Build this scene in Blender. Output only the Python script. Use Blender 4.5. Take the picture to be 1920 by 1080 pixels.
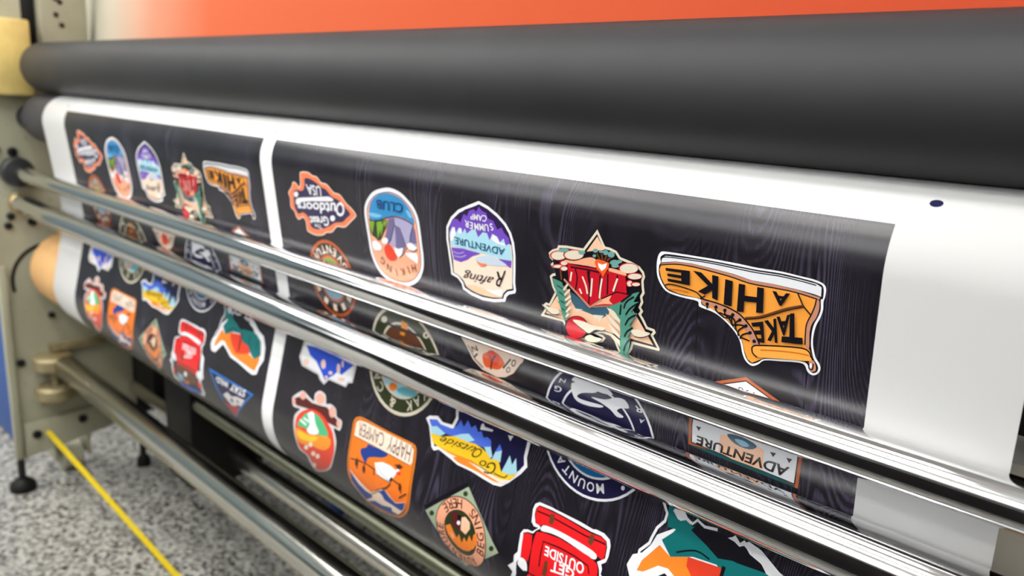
import bpy, bmesh, math, random
from mathutils import Vector, Matrix, geometry

for o in list(bpy.data.objects):
    bpy.data.objects.remove(o)
scene = bpy.context.scene
COL = scene.collection
random.seed(7)
R = math.radians

# ---------------------------------------------------------------- camera
# World: X runs along the laminator to the right, Y points into the machine, Z up.
EYE = 1.06                                        # camera height above the floor
AXIS_X = Vector((0.7224988, 0.19866433, -0.66221445))     # world axes in camera axes (right, down, forward)
AXIS_Y = Vector((0.68919109, -0.13093156, 0.71265178))
AXIS_Z = Vector((0.05487372, -0.97128235, -0.23151558))
right = Vector((AXIS_X.x, AXIS_Y.x, AXIS_Z.x))
down = Vector((AXIS_X.y, AXIS_Y.y, AXIS_Z.y))
fwd = Vector((AXIS_X.z, AXIS_Y.z, AXIS_Z.z))
rot = Matrix((right, -down, -fwd)).transposed()
cam_data = bpy.data.cameras.new('camera')
cam_data.sensor_width = 36.0
cam_data.lens = 36.0 * 1450 / 1920
cam_data.clip_start = 0.01
cam_data.dof.use_dof = True
cam_data.dof.focus_distance = 0.62
cam_data.dof.aperture_fstop = 5.0
cam = bpy.data.objects.new('camera', cam_data)
cam.matrix_world = Matrix.Translation((0, 0, EYE)) @ rot.to_4x4()
COL.objects.link(cam)
scene.camera = cam

# ---------------------------------------------------------------- world, exposure
world = bpy.data.worlds.new('world')
scene.world = world
world.use_nodes = True
world.node_tree.nodes['Background'].inputs[0].default_value = (0.9, 0.95, 1.0, 1)
world.node_tree.nodes['Background'].inputs[1].default_value = 0.25
vs = scene.view_settings
vs.view_transform = 'Standard'
vs.look = 'None'
vs.gamma = 1.0
vs.use_curve_mapping = False
vs.exposure = 0.45
PANEL_POWER = 11.0
WINDOW_POWER = 1.8
scene.cycles.max_bounces = 8
scene.cycles.diffuse_bounces = 3
scene.cycles.glossy_bounces = 5

# ---------------------------------------------------------------- materials
def lin(c):
    c = c / 255.0
    return c / 12.92 if c <= 0.04045 else ((c + 0.055) / 1.055) ** 2.4

def rgb(r, g, b):
    return (lin(r), lin(g), lin(b), 1.0)

class NT:
    """small helper around a node tree"""
    def __init__(self, mat):
        self.t = mat.node_tree
    def n(self, kind, **kw):
        nd = self.t.nodes.new(kind)
        for k, v in kw.items():
            if k in nd.inputs:
                nd.inputs[k].default_value = v
            else:
                setattr(nd, k, v)
        return nd
    def l(self, a, b):
        self.t.links.new(a, b)
    def ramp(self, fac, stops):
        r = self.t.nodes.new('ShaderNodeValToRGB')
        el = r.color_ramp.elements
        while len(el) < len(stops):
            el.new(0.5)
        for e, (p, c) in zip(el, stops):
            e.position = p
            e.color = c if len(c) == 4 else (*c, 1)
        self.l(fac, r.inputs[0])
        return r

def mat(name, col, rough=0.5, metal=0.0, spec=0.5, bump=0.0, bump_scale=200.0, var=0.0, var_scale=30.0):
    m = bpy.data.materials.new(name)
    m.use_nodes = True
    b = m.node_tree.nodes['Principled BSDF']
    b.inputs['Base Color'].default_value = col
    b.inputs['Roughness'].default_value = rough
    b.inputs['Metallic'].default_value = metal
    b.inputs['Specular IOR Level'].default_value = spec
    nt = NT(m)
    if var or bump:
        tc = nt.n('ShaderNodeTexCoord')
    if var:
        no = nt.n('ShaderNodeTexNoise', Scale=var_scale, Detail=5.0)
        nt.l(tc.outputs['Object'], no.inputs['Vector'])
        lo = tuple(c * (1 - var) for c in col[:3])
        hi = tuple(min(1, c * (1 + var)) for c in col[:3])
        rp = nt.ramp(no.outputs['Fac'], [(0.3, lo), (0.7, hi)])
        nt.l(rp.outputs[0], b.inputs['Base Color'])
    if bump:
        nb = nt.n('ShaderNodeTexNoise', Scale=bump_scale, Detail=3.0)
        nt.l(tc.outputs['Object'], nb.inputs['Vector'])
        bp = nt.n('ShaderNodeBump', Strength=bump, Distance=0.001)
        nt.l(nb.outputs['Fac'], bp.inputs['Height'])
        nt.l(bp.outputs[0], b.inputs['Normal'])
    return m

INK = dict(
 pale_pink=(240,205,190), coral=(240,130,85), navy_purple=(52,44,82), white=(238,238,242), navy=(30,32,70), salmon=(245,170,135),
 sky_blue=(52,140,195), light_sky=(120,190,225), lavender=(172,165,200), slate_purple=(112,104,145), dark_green=(42,58,30),
 leaf_green=(126,168,48), tomato=(226,66,42), deep_blue=(18,62,120), dark_brown=(70,44,36), black=(20,18,26), cream_peach=(246,222,202),
 dark_violet=(44,26,72), violet=(116,76,190), ice_blue=(170,216,232), water_grey=(198,212,228), peach=(246,196,162), teal_blue=(8,84,122),
 cream=(222,212,190), slate=(62,96,116), sage_teal=(110,160,155), crimson=(196,22,40), tan=(196,136,112), flame=(236,96,36), brown=(104,60,36),
 sage_green=(76,140,122), offwhite=(226,228,232), boot_orange=(242,158,62), boot_light=(246,166,72), dark_orange=(200,110,30), rust=(192,92,40),
 espresso=(44,34,34), pale_blue=(150,190,215), amber=(240,150,40), copper=(180,98,58), dark_teal=(24,84,88), pearl=(210,206,206),
 cobalt=(44,84,214), orange=(244,134,44), dark_olive=(48,56,30), water_teal=(110,180,190), peri_blue=(78,112,222), yellow=(248,200,40),
 ocean_blue=(22,106,160), ink_navy=(26,24,64), deep_teal=(18,112,112), maroon=(88,30,30), toe_pink=(224,168,150), mint_green=(76,182,124),
 sunset_orange=(248,150,42), ochre=(218,124,36), bright_orange=(248,124,30), royal_blue=(30,62,140), grey_brown=(96,80,74), sage_grey=(158,172,146),
 red=(226,32,36), bright_blue=(34,116,198), brick_red=(178,56,46))
INKS = {}
def ink(name):
    if name not in INKS:
        INKS[name] = mat('ink_' + name, rgb(*INK[name]), rough=0.28, spec=0.5)
    return INKS[name]

M = {}
M['paper'] = mat('film_paper_white', rgb(243, 243, 243), rough=0.28, spec=0.5)
M['rubber'] = mat('roller_rubber', rgb(46, 46, 48), rough=0.52, spec=0.3, bump=0.04, bump_scale=900, var=0.10, var_scale=9)
M['rubber_low'] = mat('roller_rubber_lower', rgb(50, 50, 54), rough=0.55, bump=0.05, bump_scale=700)
M['cream'] = None
M['black'] = mat('black_steel', rgb(12, 12, 12), rough=0.6, spec=0.3)
M['collar'] = mat('black_plastic_collar', rgb(40, 40, 42), rough=0.45)
M['hole'] = mat('bolt_dark', rgb(24, 24, 26), rough=0.4, metal=0.3)
M['yellow'] = mat('yellow_bearing_paint', rgb(226, 200, 122), rough=0.5, var=0.2, var_scale=14)
M['kraft'] = mat('kraft_cardboard', rgb(205, 160, 104), rough=0.7, var=0.08, var_scale=20)
M['knob'] = mat('worn_brass_knob', rgb(150, 138, 104), rough=0.42, metal=0.35, var=0.3, var_scale=30)
M['brass'] = mat('brass_coupling', rgb(205, 180, 130), rough=0.3, metal=0.8)
M['blue'] = mat('blue_cabinet_paint', rgb(38, 80, 150), rough=0.4)
M['strap'] = mat('yellow_strap_web', rgb(226, 198, 20), rough=0.55)
M['beam'] = mat('grey_beam_paint', rgb(205, 210, 206), rough=0.4)
M['navy_steel'] = mat('dark_journal_steel', rgb(34, 44, 58), rough=0.4, metal=0.6)
M['wall'] = mat('wall_paint', rgb(222, 222, 218), rough=0.7)
M['wall_teal'] = mat('wall_teal_paint', rgb(96, 110, 114), rough=0.6)
M['wall_dark'] = mat('added_dado_dark', rgb(52, 54, 60), rough=0.6)
M['ceiling'] = mat('ceiling_paint', rgb(232, 232, 230), rough=0.8)
M['bench'] = mat('added_bench_dark', rgb(26, 26, 30), rough=0.4)
M['fixture'] = mat('fixture_white_metal', rgb(235, 235, 235), rough=0.4)

def steel(name, base, rough, streak):
    m = bpy.data.materials.new(name)
    m.use_nodes = True
    nt = NT(m)
    b = m.node_tree.nodes['Principled BSDF']
    b.inputs['Metallic'].default_value = 1.0
    b.inputs['Base Color'].default_value = base
    tc = nt.n('ShaderNodeTexCoord')
    mp = nt.n('ShaderNodeMapping')
    mp.inputs['Scale'].default_value = (6, 260, 260)
    nt.l(tc.outputs['Object'], mp.inputs['Vector'])
    no = nt.n('ShaderNodeTexNoise', Scale=1.0, Detail=4.0)
    nt.l(mp.outputs[0], no.inputs['Vector'])
    n2 = nt.n('ShaderNodeTexNoise', Scale=5.0, Detail=6.0)
    nt.l(tc.outputs['Object'], n2.inputs['Vector'])
    mx = nt.n('ShaderNodeMath', operation='MULTIPLY')
    nt.l(no.outputs['Fac'], mx.inputs[0])
    nt.l(n2.outputs['Fac'], mx.inputs[1])
    rp = nt.ramp(mx.outputs[0], [(0.15, (rough,) * 3), (0.55, (rough + streak,) * 3)])
    nt.l(rp.outputs[0], b.inputs['Roughness'])
    return m

M['chrome'] = steel('chrome_rod', (0.82, 0.82, 0.83, 1), 0.04, 0.16)
M['steel'] = steel('dull_steel_tube', (0.70, 0.68, 0.62, 1), 0.13, 0.18)
M['steel_dark'] = steel('olive_steel_tube', (0.30, 0.30, 0.22, 1), 0.25, 0.2)

def plate_paint():
    m = bpy.data.materials.new('cream_machine_paint')
    m.use_nodes = True
    nt = NT(m)
    b = m.node_tree.nodes['Principled BSDF']
    b.inputs['Roughness'].default_value = 0.45
    tc = nt.n('ShaderNodeTexCoord')
    n1 = nt.n('ShaderNodeTexNoise', Scale=5.0, Detail=4.0)
    nt.l(tc.outputs['Object'], n1.inputs['Vector'])
    r1 = nt.ramp(n1.outputs['Fac'], [(0.3, rgb(160, 158, 134)), (0.7, rgb(180, 178, 156))])
    n2 = nt.n('ShaderNodeTexNoise', Scale=34.0, Detail=6.0, Roughness=0.7)
    nt.l(tc.outputs['Object'], n2.inputs['Vector'])
    r2 = nt.ramp(n2.outputs['Fac'], [(0.62, (0, 0, 0)), (0.72, (1, 1, 1))])
    mx = nt.n('ShaderNodeMix', data_type='RGBA')
    nt.l(r2.outputs[0], mx.inputs[0])
    nt.l(r1.outputs[0], mx.inputs[6])
    mx.inputs[7].default_value = rgb(112, 92, 60)
    nt.l(mx.outputs[2], b.inputs['Base Color'])
    return m
M['cream'] = plate_paint()

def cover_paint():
    """cover colour, running from pale beige at its end to orange along its length"""
    m = bpy.data.materials.new('orange_fade_cover')
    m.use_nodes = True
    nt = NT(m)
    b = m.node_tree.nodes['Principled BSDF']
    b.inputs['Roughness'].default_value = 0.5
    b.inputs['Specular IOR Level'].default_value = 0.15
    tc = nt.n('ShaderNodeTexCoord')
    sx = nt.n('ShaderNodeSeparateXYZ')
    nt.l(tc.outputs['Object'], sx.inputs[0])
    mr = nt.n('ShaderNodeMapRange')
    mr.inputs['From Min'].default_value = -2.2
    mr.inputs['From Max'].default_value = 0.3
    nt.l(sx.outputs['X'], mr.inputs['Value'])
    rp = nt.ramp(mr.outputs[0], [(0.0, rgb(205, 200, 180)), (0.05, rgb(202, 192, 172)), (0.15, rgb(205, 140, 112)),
                                 (0.26, rgb(204, 98, 62)), (0.6, rgb(192, 78, 38)), (1.0, rgb(168, 46, 16))])  # deeper orange towards the right: light falloff painted into the colour
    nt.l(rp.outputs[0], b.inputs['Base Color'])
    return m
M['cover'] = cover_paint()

def wood_print():
    """dark purple-grey wood-plank print; uv in metres, v along the feed direction"""
    m = bpy.data.materials.new('dark_wood_print')
    m.use_nodes = True
    nt = NT(m)
    b = m.node_tree.nodes['Principled BSDF']
    b.inputs['Roughness'].default_value = 0.27
    b.inputs['Specular IOR Level'].default_value = 0.7
    uv = nt.n('ShaderNodeUVMap')
    mp = nt.n('ShaderNodeMapping')
    mp.inputs['Scale'].default_value = (1, 0.22, 1)
    nt.l(uv.outputs[0], mp.inputs['Vector'])
    n0 = nt.n('ShaderNodeTexNoise', Scale=8.0, Detail=1.5)              # slow field whose level lines make the cathedral grain
    nt.l(mp.outputs[0], n0.inputs['Vector'])
    k0 = nt.n('ShaderNodeMath', operation='MULTIPLY')
    nt.l(n0.outputs['Fac'], k0.inputs[0]); k0.inputs[1].default_value = 640.0
    sn = nt.n('ShaderNodeMath', operation='SINE')
    nt.l(k0.outputs[0], sn.inputs[0])
    s1 = nt.n('ShaderNodeMapRange')
    s1.inputs['From Min'].default_value = -1.0
    nt.l(sn.outputs[0], s1.inputs['Value'])
    mp2 = nt.n('ShaderNodeMapping')
    mp2.inputs['Scale'].default_value = (520, 14, 1)
    nt.l(uv.outputs[0], mp2.inputs['Vector'])
    nf = nt.n('ShaderNodeTexNoise', Scale=1.0, Detail=4.0)
    nt.l(mp2.outputs[0], nf.inputs['Vector'])
    mp3 = nt.n('ShaderNodeMapping')
    mp3.inputs['Scale'].default_value = (16, 5, 1)
    nt.l(uv.outputs[0], mp3.inputs['Vector'])
    nb = nt.n('ShaderNodeTexNoise', Scale=1.0, Detail=3.0)
    nt.l(mp3.outputs[0], nb.inputs['Vector'])
    rb = nt.ramp(nb.outputs['Fac'], [(0.38, (0, 0, 0)), (0.68, (1, 1, 1))])
    a1 = nt.n('ShaderNodeMath', operation='MULTIPLY')
    nt.l(s1.outputs[0], a1.inputs[0]); nt.l(nf.outputs['Fac'], a1.inputs[1])
    a2 = nt.n('ShaderNodeMath', operation='MULTIPLY')
    nt.l(a1.outputs[0], a2.inputs[0]); nt.l(rb.outputs[0], a2.inputs[1])
    grain = nt.ramp(a2.outputs[0], [(0.0, rgb(25, 22, 29)), (0.18, rgb(38, 34, 44)), (0.6, rgb(74, 67, 88))])
    # plank joints every 9.5 cm
    sx = nt.n('ShaderNodeSeparateXYZ')
    nt.l(uv.outputs[0], sx.inputs[0])
    pl = nt.n('ShaderNodeMath', operation='MODULO')
    nt.l(sx.outputs['X'], pl.inputs[0]); pl.inputs[1].default_value = 0.095
    jn = nt.n('ShaderNodeMath', operation='LESS_THAN')
    nt.l(pl.outputs[0], jn.inputs[0]); jn.inputs[1].default_value = 0.0012
    mx = nt.n('ShaderNodeMix', data_type='RGBA')
    nt.l(jn.outputs[0], mx.inputs[0])
    nt.l(grain.outputs[0], mx.inputs[6])
    mx.inputs[7].default_value = rgb(18, 16, 22)
    nt.l(mx.outputs[2], b.inputs['Base Color'])
    return m
M['wood'] = wood_print()

def terrazzo():
    m = bpy.data.materials.new('speckled_granite_floor')
    m.use_nodes = True
    nt = NT(m)
    b = m.node_tree.nodes['Principled BSDF']
    b.inputs['Roughness'].default_value = 0.35
    tc = nt.n('ShaderNodeTexCoord')
    n1 = nt.n('ShaderNodeTexNoise', Scale=75.0, Detail=3.0, Roughness=0.6)
    nt.l(tc.outputs['Object'], n1.inputs['Vector'])
    v = nt.n('ShaderNodeTexVoronoi', Scale=120.0)
    nt.l(tc.outputs['Object'], v.inputs['Vector'])
    sp = nt.n('ShaderNodeSeparateColor')
    nt.l(v.outputs['Color'], sp.inputs[0])
    mm = nt.n('ShaderNodeMath', operation='MULTIPLY_ADD')
    nt.l(sp.outputs[0], mm.inputs[0]); mm.inputs[1].default_value = 0.42
    nt.l(n1.outputs['Fac'], mm.inputs[2])
    r1 = nt.ramp(mm.outputs[0], [(0.42, rgb(30, 30, 32)), (0.54, rgb(84, 83, 80)), (0.68, rgb(146, 144, 138)), (0.9, rgb(188, 186, 178))])
    mx = nt.n('ShaderNodeMix', data_type='RGBA', blend_type='MULTIPLY')
    mx.inputs[0].default_value = 1.0
    nt.l(r1.outputs[0], mx.inputs[6])
    mx.inputs[7].default_value = (1, 1, 1, 1)
    nt.l(mx.outputs[2], b.inputs['Base Color'])
    return m
M['floor'] = terrazzo()

def emit(name, col, strength):
    m = bpy.data.materials.new(name)
    m.use_nodes = True
    b = m.node_tree.nodes['Principled BSDF']
    b.inputs['Base Color'].default_value = (0.8, 0.8, 0.8, 1)
    b.inputs['Emission Color'].default_value = col
    b.inputs['Emission Strength'].default_value = strength
    return m
M['tube'] = emit('light_diffuser', (1.0, 0.985, 0.95, 1), PANEL_POWER)
M['pane'] = emit('daylight_frosted_pane', (0.93, 0.97, 1.0, 1), WINDOW_POWER)

# ---------------------------------------------------------------- mesh helpers
def link(name, me, material=None, parent=None):
    o = bpy.data.objects.new(name, me)
    COL.objects.link(o)
    if material is not None:
        me.materials.append(material)
    if parent is not None:
        o.parent = parent
    return o

def from_bm(name, bm, material, parent=None, smooth=30):
    me = bpy.data.meshes.new(name)
    bmesh.ops.recalc_face_normals(bm, faces=bm.faces)
    bm.to_mesh(me)
    bm.free()
    if smooth:
        for p in me.polygons:
            p.use_smooth = True
        me.set_sharp_from_angle(angle=R(smooth))
    return link(name, me, material, parent)

def add_box(bm, a, b, bevel=0.0):
    vs_ = [bm.verts.new((x, y, z)) for x in (a[0], b[0]) for y in (a[1], b[1]) for z in (a[2], b[2])]
    fs = [(0, 1, 3, 2), (4, 6, 7, 5), (0, 4, 5, 1), (2, 3, 7, 6), (0, 2, 6, 4), (1, 5, 7, 3)]
    faces = [bm.faces.new([vs_[i] for i in f]) for f in fs]
    if bevel:
        es = list({e for f in faces for e in f.edges})
        bmesh.ops.bevel(bm, geom=es, offset=bevel, segments=2, profile=0.5, affect='EDGES')

def box(name, a, b, material, parent=None, bevel=0.003):
    bm = bmesh.new()
    add_box(bm, a, b, bevel)
    return from_bm(name, bm, material, parent)

def add_lathe(bm, prof, center, axis='X', n=48):
    """prof: list of (t along axis, radius)"""
    rings = []
    for t, r in prof:
        ring = []
        for i in range(n):
            a = 2 * math.pi * i / n
            c, s = r * math.cos(a), r * math.sin(a)
            if axis == 'X':
                p = (center[0] + t, center[1] + c, center[2] + s)
            elif axis == 'Y':
                p = (center[0] + c, center[1] + t, center[2] + s)
            else:
                p = (center[0] + c, center[1] + s, center[2] + t)
            ring.append(bm.verts.new(p))
        rings.append(ring)
    for a, b in zip(rings, rings[1:]):
        for i in range(n):
            bm.faces.new((a[i], a[(i + 1) % n], b[(i + 1) % n], b[i]))
    bm.faces.new(rings[0])
    bm.faces.new(rings[-1])

def lathe(name, prof, center, material, parent=None, axis='X', n=48):
    bm = bmesh.new()
    add_lathe(bm, prof, center, axis, n)
    return from_bm(name, bm, material, parent, smooth=35)

def cyl(x0, x1, r, bev=0.003):
    return [(x0, r - bev), (x0 + bev, r), (x1 - bev, r), (x1, r - bev)]

def prism(name, poly, x0, x1, material, parent=None, bevel=0.0):
    """poly in (y, z) extruded along X"""
    bm = bmesh.new()
    a = [bm.verts.new((x0, y, z)) for y, z in poly]
    b = [bm.verts.new((x1, y, z)) for y, z in poly]
    bm.faces.new(a)
    bm.faces.new(list(reversed(b)))
    n = len(poly)
    for i in range(n):
        bm.faces.new((a[i], b[i], b[(i + 1) % n], a[(i + 1) % n]))
    if bevel:
        bmesh.ops.bevel(bm, geom=list(bm.edges), offset=bevel, segments=2, profile=0.5, affect='EDGES')
    return from_bm(name, bm, material, parent)

def tube_path(name, pts, r, material, parent=None, n=12):
    bm = bmesh.new()
    rings = []
    for i, p in enumerate(pts):
        p = Vector(p)
        d = (Vector(pts[min(i + 1, len(pts) - 1)]) - Vector(pts[max(i - 1, 0)])).normalized()
        a = d.cross(Vector((0, 0, 1)))
        if a.length < 1e-3:
            a = d.cross(Vector((0, 1, 0)))
        a.normalize()
        b = d.cross(a)
        rings.append([bm.verts.new(p + r * (math.cos(2 * math.pi * k / n) * a + math.sin(2 * math.pi * k / n) * b)) for k in range(n)])
    for a, b in zip(rings, rings[1:]):
        for i in range(n):
            bm.faces.new((a[i], a[(i + 1) % n], b[(i + 1) % n], b[i]))
    bm.faces.new(rings[0])
    bm.faces.new(rings[-1])
    return from_bm(name, bm, material, parent)

def empty(name, loc=(0, 0, 0)):
    o = bpy.data.objects.new(name, None)
    o.empty_display_size = 0.05
    COL.objects.link(o)
    o.location = loc
    return o

def tag(o, label=None, cat=None, group=None, kind=None):
    if label: o['label'] = label
    if cat: o['category'] = cat
    if group: o['group'] = group
    if kind: o['kind'] = kind
    return o

def Z(z):
    return z + EYE

# ---------------------------------------------------------------- setting
PX = -2.19                       # plane of the end plate of the machine
ROOM = dict(x0=-5.5, x1=2.6, y0=-2.6, y1=3.2, h=2.85)
tag(box('floor', (ROOM['x0'], ROOM['y0'], -0.1), (ROOM['x1'], ROOM['y1'], 0), M['floor'], bevel=0), 'speckled grey granite floor under the machine', kind='structure')
tag(box('ceiling', (ROOM['x0'], ROOM['y0'], ROOM['h']), (ROOM['x1'], ROOM['y1'], ROOM['h'] + 0.1), M['ceiling'], bevel=0), 'white painted ceiling', kind='structure')
def wall(name, a, b, lbl, m='wall'):
    w = box(name, a, b, M[m], bevel=0)
    return tag(w, lbl, kind='structure')
wall('wall_back', (ROOM['x0'], ROOM['y1'], 0), (ROOM['x1'], ROOM['y1'] + 0.1, ROOM['h']), 'pale wall behind the machine')
wall('wall_left', (ROOM['x0'] - 0.1, ROOM['y0'], 0), (ROOM['x0'], ROOM['y1'], ROOM['h']), 'dark teal-grey wall beyond the far end of the machine', 'wall_teal')
wall('wall_right', (ROOM['x1'], ROOM['y0'], 0), (ROOM['x1'] + 0.1, ROOM['y1'], ROOM['h']), 'pale wall at the near end of the room')
wf = wall('wall_front', (ROOM['x0'], ROOM['y0'] - 0.1, 0), (ROOM['x1'], ROOM['y0'], ROOM['h']), 'pale wall facing the machine')
box('added_dark_dado', (ROOM['x0'], ROOM['y0'], 0.0), (ROOM['x1'], ROOM['y0'] + 0.015, 1.35), M['wall_dark'], wf, bevel=0)  # dark dado added out of view to darken low reflections in the rods

# daylight windows high in the facing wall
for k in range(5):
    x0 = -5.1 + k * 1.5
    w = box(f'window_{k + 1}', (x0, ROOM['y0'] - 0.02, 1.5), (x0 + 1.3, ROOM['y0'] + 0.012, 2.6), M['fixture'], bevel=0)
    tag(w, f'frosted daylight window in the facing wall, number {k + 1} from the far end', kind='structure')
    for j in range(2):
        box('pane', (x0 + 0.05 + j * 0.61, ROOM['y0'] + 0.012, 1.55), (x0 + 0.64 + j * 0.61, ROOM['y0'] + 0.016, 2.55), M['pane'], w, bevel=0)
# light fittings on the ceiling, parallel to the rollers
def ceiling_light(x, y, label):
    t = empty('ceiling_light', (x, y, ROOM['h']))
    tag(t, label, 'light', 'ceiling light fittings')
    box('housing', (-0.62, -0.17, -0.06), (0.62, 0.17, 0.0), M['fixture'], t, bevel=0.006)
    for dy in (-0.078, 0.078):
        box('diffuser', (-0.60, dy - 0.07, -0.066), (0.60, dy + 0.07, -0.0605), M['tube'], t, bevel=0)
    return t
for y, row in ((-1.75, 'row nearest the facing wall'), (-1.0, 'second row from the facing wall'), (-0.25, 'row above the front of the machine'), (1.6, 'row behind the machine')):
    for x, pos in ((-4.1, 'farthest from the camera'), (-2.6, 'second from the far end'), (-1.1, 'third from the far end'), (0.4, 'nearest the camera')):
        ceiling_light(x, y, f'white twin-panel ceiling light, {row}, {pos}')

# unseen dark bench, added so the chrome rods reflect a dark band
bench = empty('added_dark_bench', (0.15, -0.47, 0))
tag(bench, 'long dark bench added out of view to darken the rod reflections', 'bench')
box('bench_top', (-1.65, -0.42, 0.79), (1.65, 0.42, 0.83), M['bench'], bench, bevel=0.004)
box('front_apron', (-1.6, 0.36, 0.05), (1.6, 0.38, 0.79), M['bench'], bench, bevel=0)
for sx in (-1.55, 1.55):
    for sy in (-0.36, 0.32):
        box('leg', (sx - 0.03, sy - 0.03, 0.0), (sx + 0.03, sy + 0.03, 0.79), M['bench'], bench, bevel=0.003)

# ---------------------------------------------------------------- laminator frame
frame = empty('laminator_frame', (PX, 0.6, 0))
tag(frame, 'cream steel laminator frame with end plates, orange front cover and cross beams', 'machine frame')
def part(o):
    o.parent = frame
    o.matrix_parent_inverse = Matrix.Translation(-Vector(frame.location))
    return o
up_poly = [(0.493, -0.985), (0.724, -0.946), (0.80, -0.93), (0.80, -0.16), (0.735, -0.10), (0.735, 0.10), (0.695, 0.34), (0.42, 0.34), (0.40, 0.0), (0.45, -0.30), (0.493, -0.50)]
for x0, x1 in ((PX - 0.022, PX), (0.32, 0.342)):
    part(prism('end_plate', [(y, Z(z)) for y, z in up_poly], x0, x1, M['cream'], bevel=0.002))
# folded front lip and lower stiffener panel on the far plate
part(prism('front_lip', [(0.489, Z(-0.985)), (0.506, Z(-0.985)), (0.506, Z(-0.46)), (0.489, Z(-0.46))], PX, PX + 0.012, M['cream'], bevel=0.002))
part(prism('stiffener_panel', [(0.512, Z(-0.978)), (0.722, Z(-0.942)), (0.70, Z(-0.872)), (0.515, Z(-0.884))], PX + 0.001, PX + 0.009, M['cream'], bevel=0.002))
for y, z, r in ((0.540, -0.916, .011), (0.652, -0.901, .011), (0.521, -0.716, .010), (0.545, -0.18, .011), (0.529, -0.337, .009), (0.522, -0.360, .009), (0.575, -0.354, .010), (0.51, -0.175, .010), (0.655, 0.135, .008), (0.67, 0.165, .008), (0.66, 0.12, .007), (0.60, -0.60, .008)):
    x = PX + (0.009 if z < -.88 else 0)
    part(lathe('bolt', [(0, r), (0.006, r), (0.008, r * .7), (0.008, r * .35), (0.005, r * .3)], (x, y, Z(z)), M['hole'], n=18))
# curved slot the wind-up bracket slides in
arc = []
for i in range(13):
    a = R(100 + i * 95 / 12)
    arc.append((0.605 + 0.085 * math.cos(a), -0.505 + 0.092 * math.sin(a)))
bm = bmesh.new()
prev = None
for i, (y, z) in enumerate(arc):
    t = Vector((arc[min(i + 1, 12)][0] - arc[max(i - 1, 0)][0], arc[min(i + 1, 12)][1] - arc[max(i - 1, 0)][1])).normalized()
    n_ = Vector((-t.y, t.x)) * 0.0042
    cur = [bm.verts.new((PX + dx, y + sg * n_.x, Z(z) + sg * n_.y)) for dx in (0.0, 0.002) for sg in (-1, 1)]
    if prev:
        bm.faces.new((prev[2], prev[3], cur[3], cur[2])); bm.faces.new((prev[0], prev[2], cur[2], cur[0])); bm.faces.new((prev[3], prev[1], cur[1], cur[3])); bm.faces.new((prev[1], prev[0], cur[0], cur[1]))
    prev = cur
part(from_bm('bracket_slot', bm, M['hole']))
# bearing blocks and the adjusting slot above them
part(box('bearing_block', (PX, 0.49, Z(-0.045)), (PX + 0.055, 0.592, Z(0.128)), M['yellow'], bevel=0.006))
part(box('adjusting_slot', (PX, 0.590, Z(0.06)), (PX + 0.003, 0.620, Z(0.185)), M['black'], bevel=0.001))
part(box('roller_bracket', (PX, 0.622, Z(0.03)), (PX + 0.03, 0.728, Z(0.30)), M['cream'], bevel=0.006))
part(lathe('journal_collar', cyl(0.0, 0.0715, 0.03), (PX, 0.590, Z(-0.098)), M['navy_steel']))
# orange cover behind the top roller
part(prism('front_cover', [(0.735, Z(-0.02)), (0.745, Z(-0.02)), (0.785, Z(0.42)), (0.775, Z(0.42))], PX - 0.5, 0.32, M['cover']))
# cross beams
part(box('cross_beam', (PX, 0.75, Z(-0.40)), (0.32, 0.83, Z(-0.275)), M['beam'], bevel=0.006))
part(box('inner_panel', (PX, 0.835, Z(-0.30)), (0.32, 0.845, Z(0.0)), M['black'], bevel=0))
part(lathe('rear_tube', cyl(0.0, 2.51, 0.022), (PX, 0.800, Z(-0.842)), M['steel']))
part(lathe('tension_bar', cyl(0.55, 2.51, 0.0150), (PX, 0.716, Z(-0.6935)), M['steel_dark']))
mb = part(box('brake_box', (-1.735, 0.695, Z(-0.90)), (-1.60, 0.87, Z(-0.655)), M['black'], bevel=0.006))
part(box('brake_box', (-2.19, 0.792, Z(-0.86)), (-2.05, 0.90, Z(-0.52)), M['black'], bevel=0.006))
part(box('rear_sheet', (PX, 0.92, Z(-0.62)), (0.32, 0.93, Z(-0.02)), M['black'], bevel=0))
part(box('back_cover', (PX, 1.25, 0.03), (0.32, 1.27, Z(0.40)), M['collar'], bevel=0.003))
part(prism('rear_side_panel', [(0.79, Z(-0.93)), (1.27, Z(-0.93)), (1.27, Z(0.10)), (0.79, Z(0.10))], PX - 0.02, PX - 0.002, M['black']))
for y, z in ((0.658, 0.185), (0.667, 0.178), (0.657, 0.148), (0.668, 0.125)):
    part(lathe('rivet', [(0, .006), (0.002, .006), (0.003, .004)], (PX + 0.03, y, Z(z)), M['hole'], n=14))
part(box('clamp_bracket', (PX, 0.585, Z(-0.695)), (PX + 0.025, 0.74, Z(-0.675)), M['knob'], bevel=0.003))
# feet
def level_foot(x, y, k=1.0):
    stem = part(lathe('leveling_foot', [(0.03, .009), (0.085, .009)], (x, y, 0), M['hole'], axis='Z', n=16))
    pad = lathe('foot_pad', [(0, .030 * k), (0.010, .032 * k), (0.022, .028 * k), (0.034, .014 * k)], (x, y, 0), M['black'], stem, axis='Z', n=24)
    return stem
level_foot(PX + 0.012, 0.497)
level_foot(-2.125, 0.785, 0.6)
level_foot(0.33, 0.50)
cs = part(lathe('caster_wheel', [(-0.028, .030), (-0.024, .040), (0.024, .040), (0.028, .030)], (-2.235, 0.63, 0.042), M['cream'], axis='Y', n=28))
part(box('caster_fork', (-2.275, 0.585, 0.04), (-2.20, 0.592, 0.13), M['cream'], bevel=0.002))
part(box('caster_fork', (-2.275, 0.668, 0.04), (-2.20, 0.675, 0.13), M['cream'], bevel=0.002))
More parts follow.
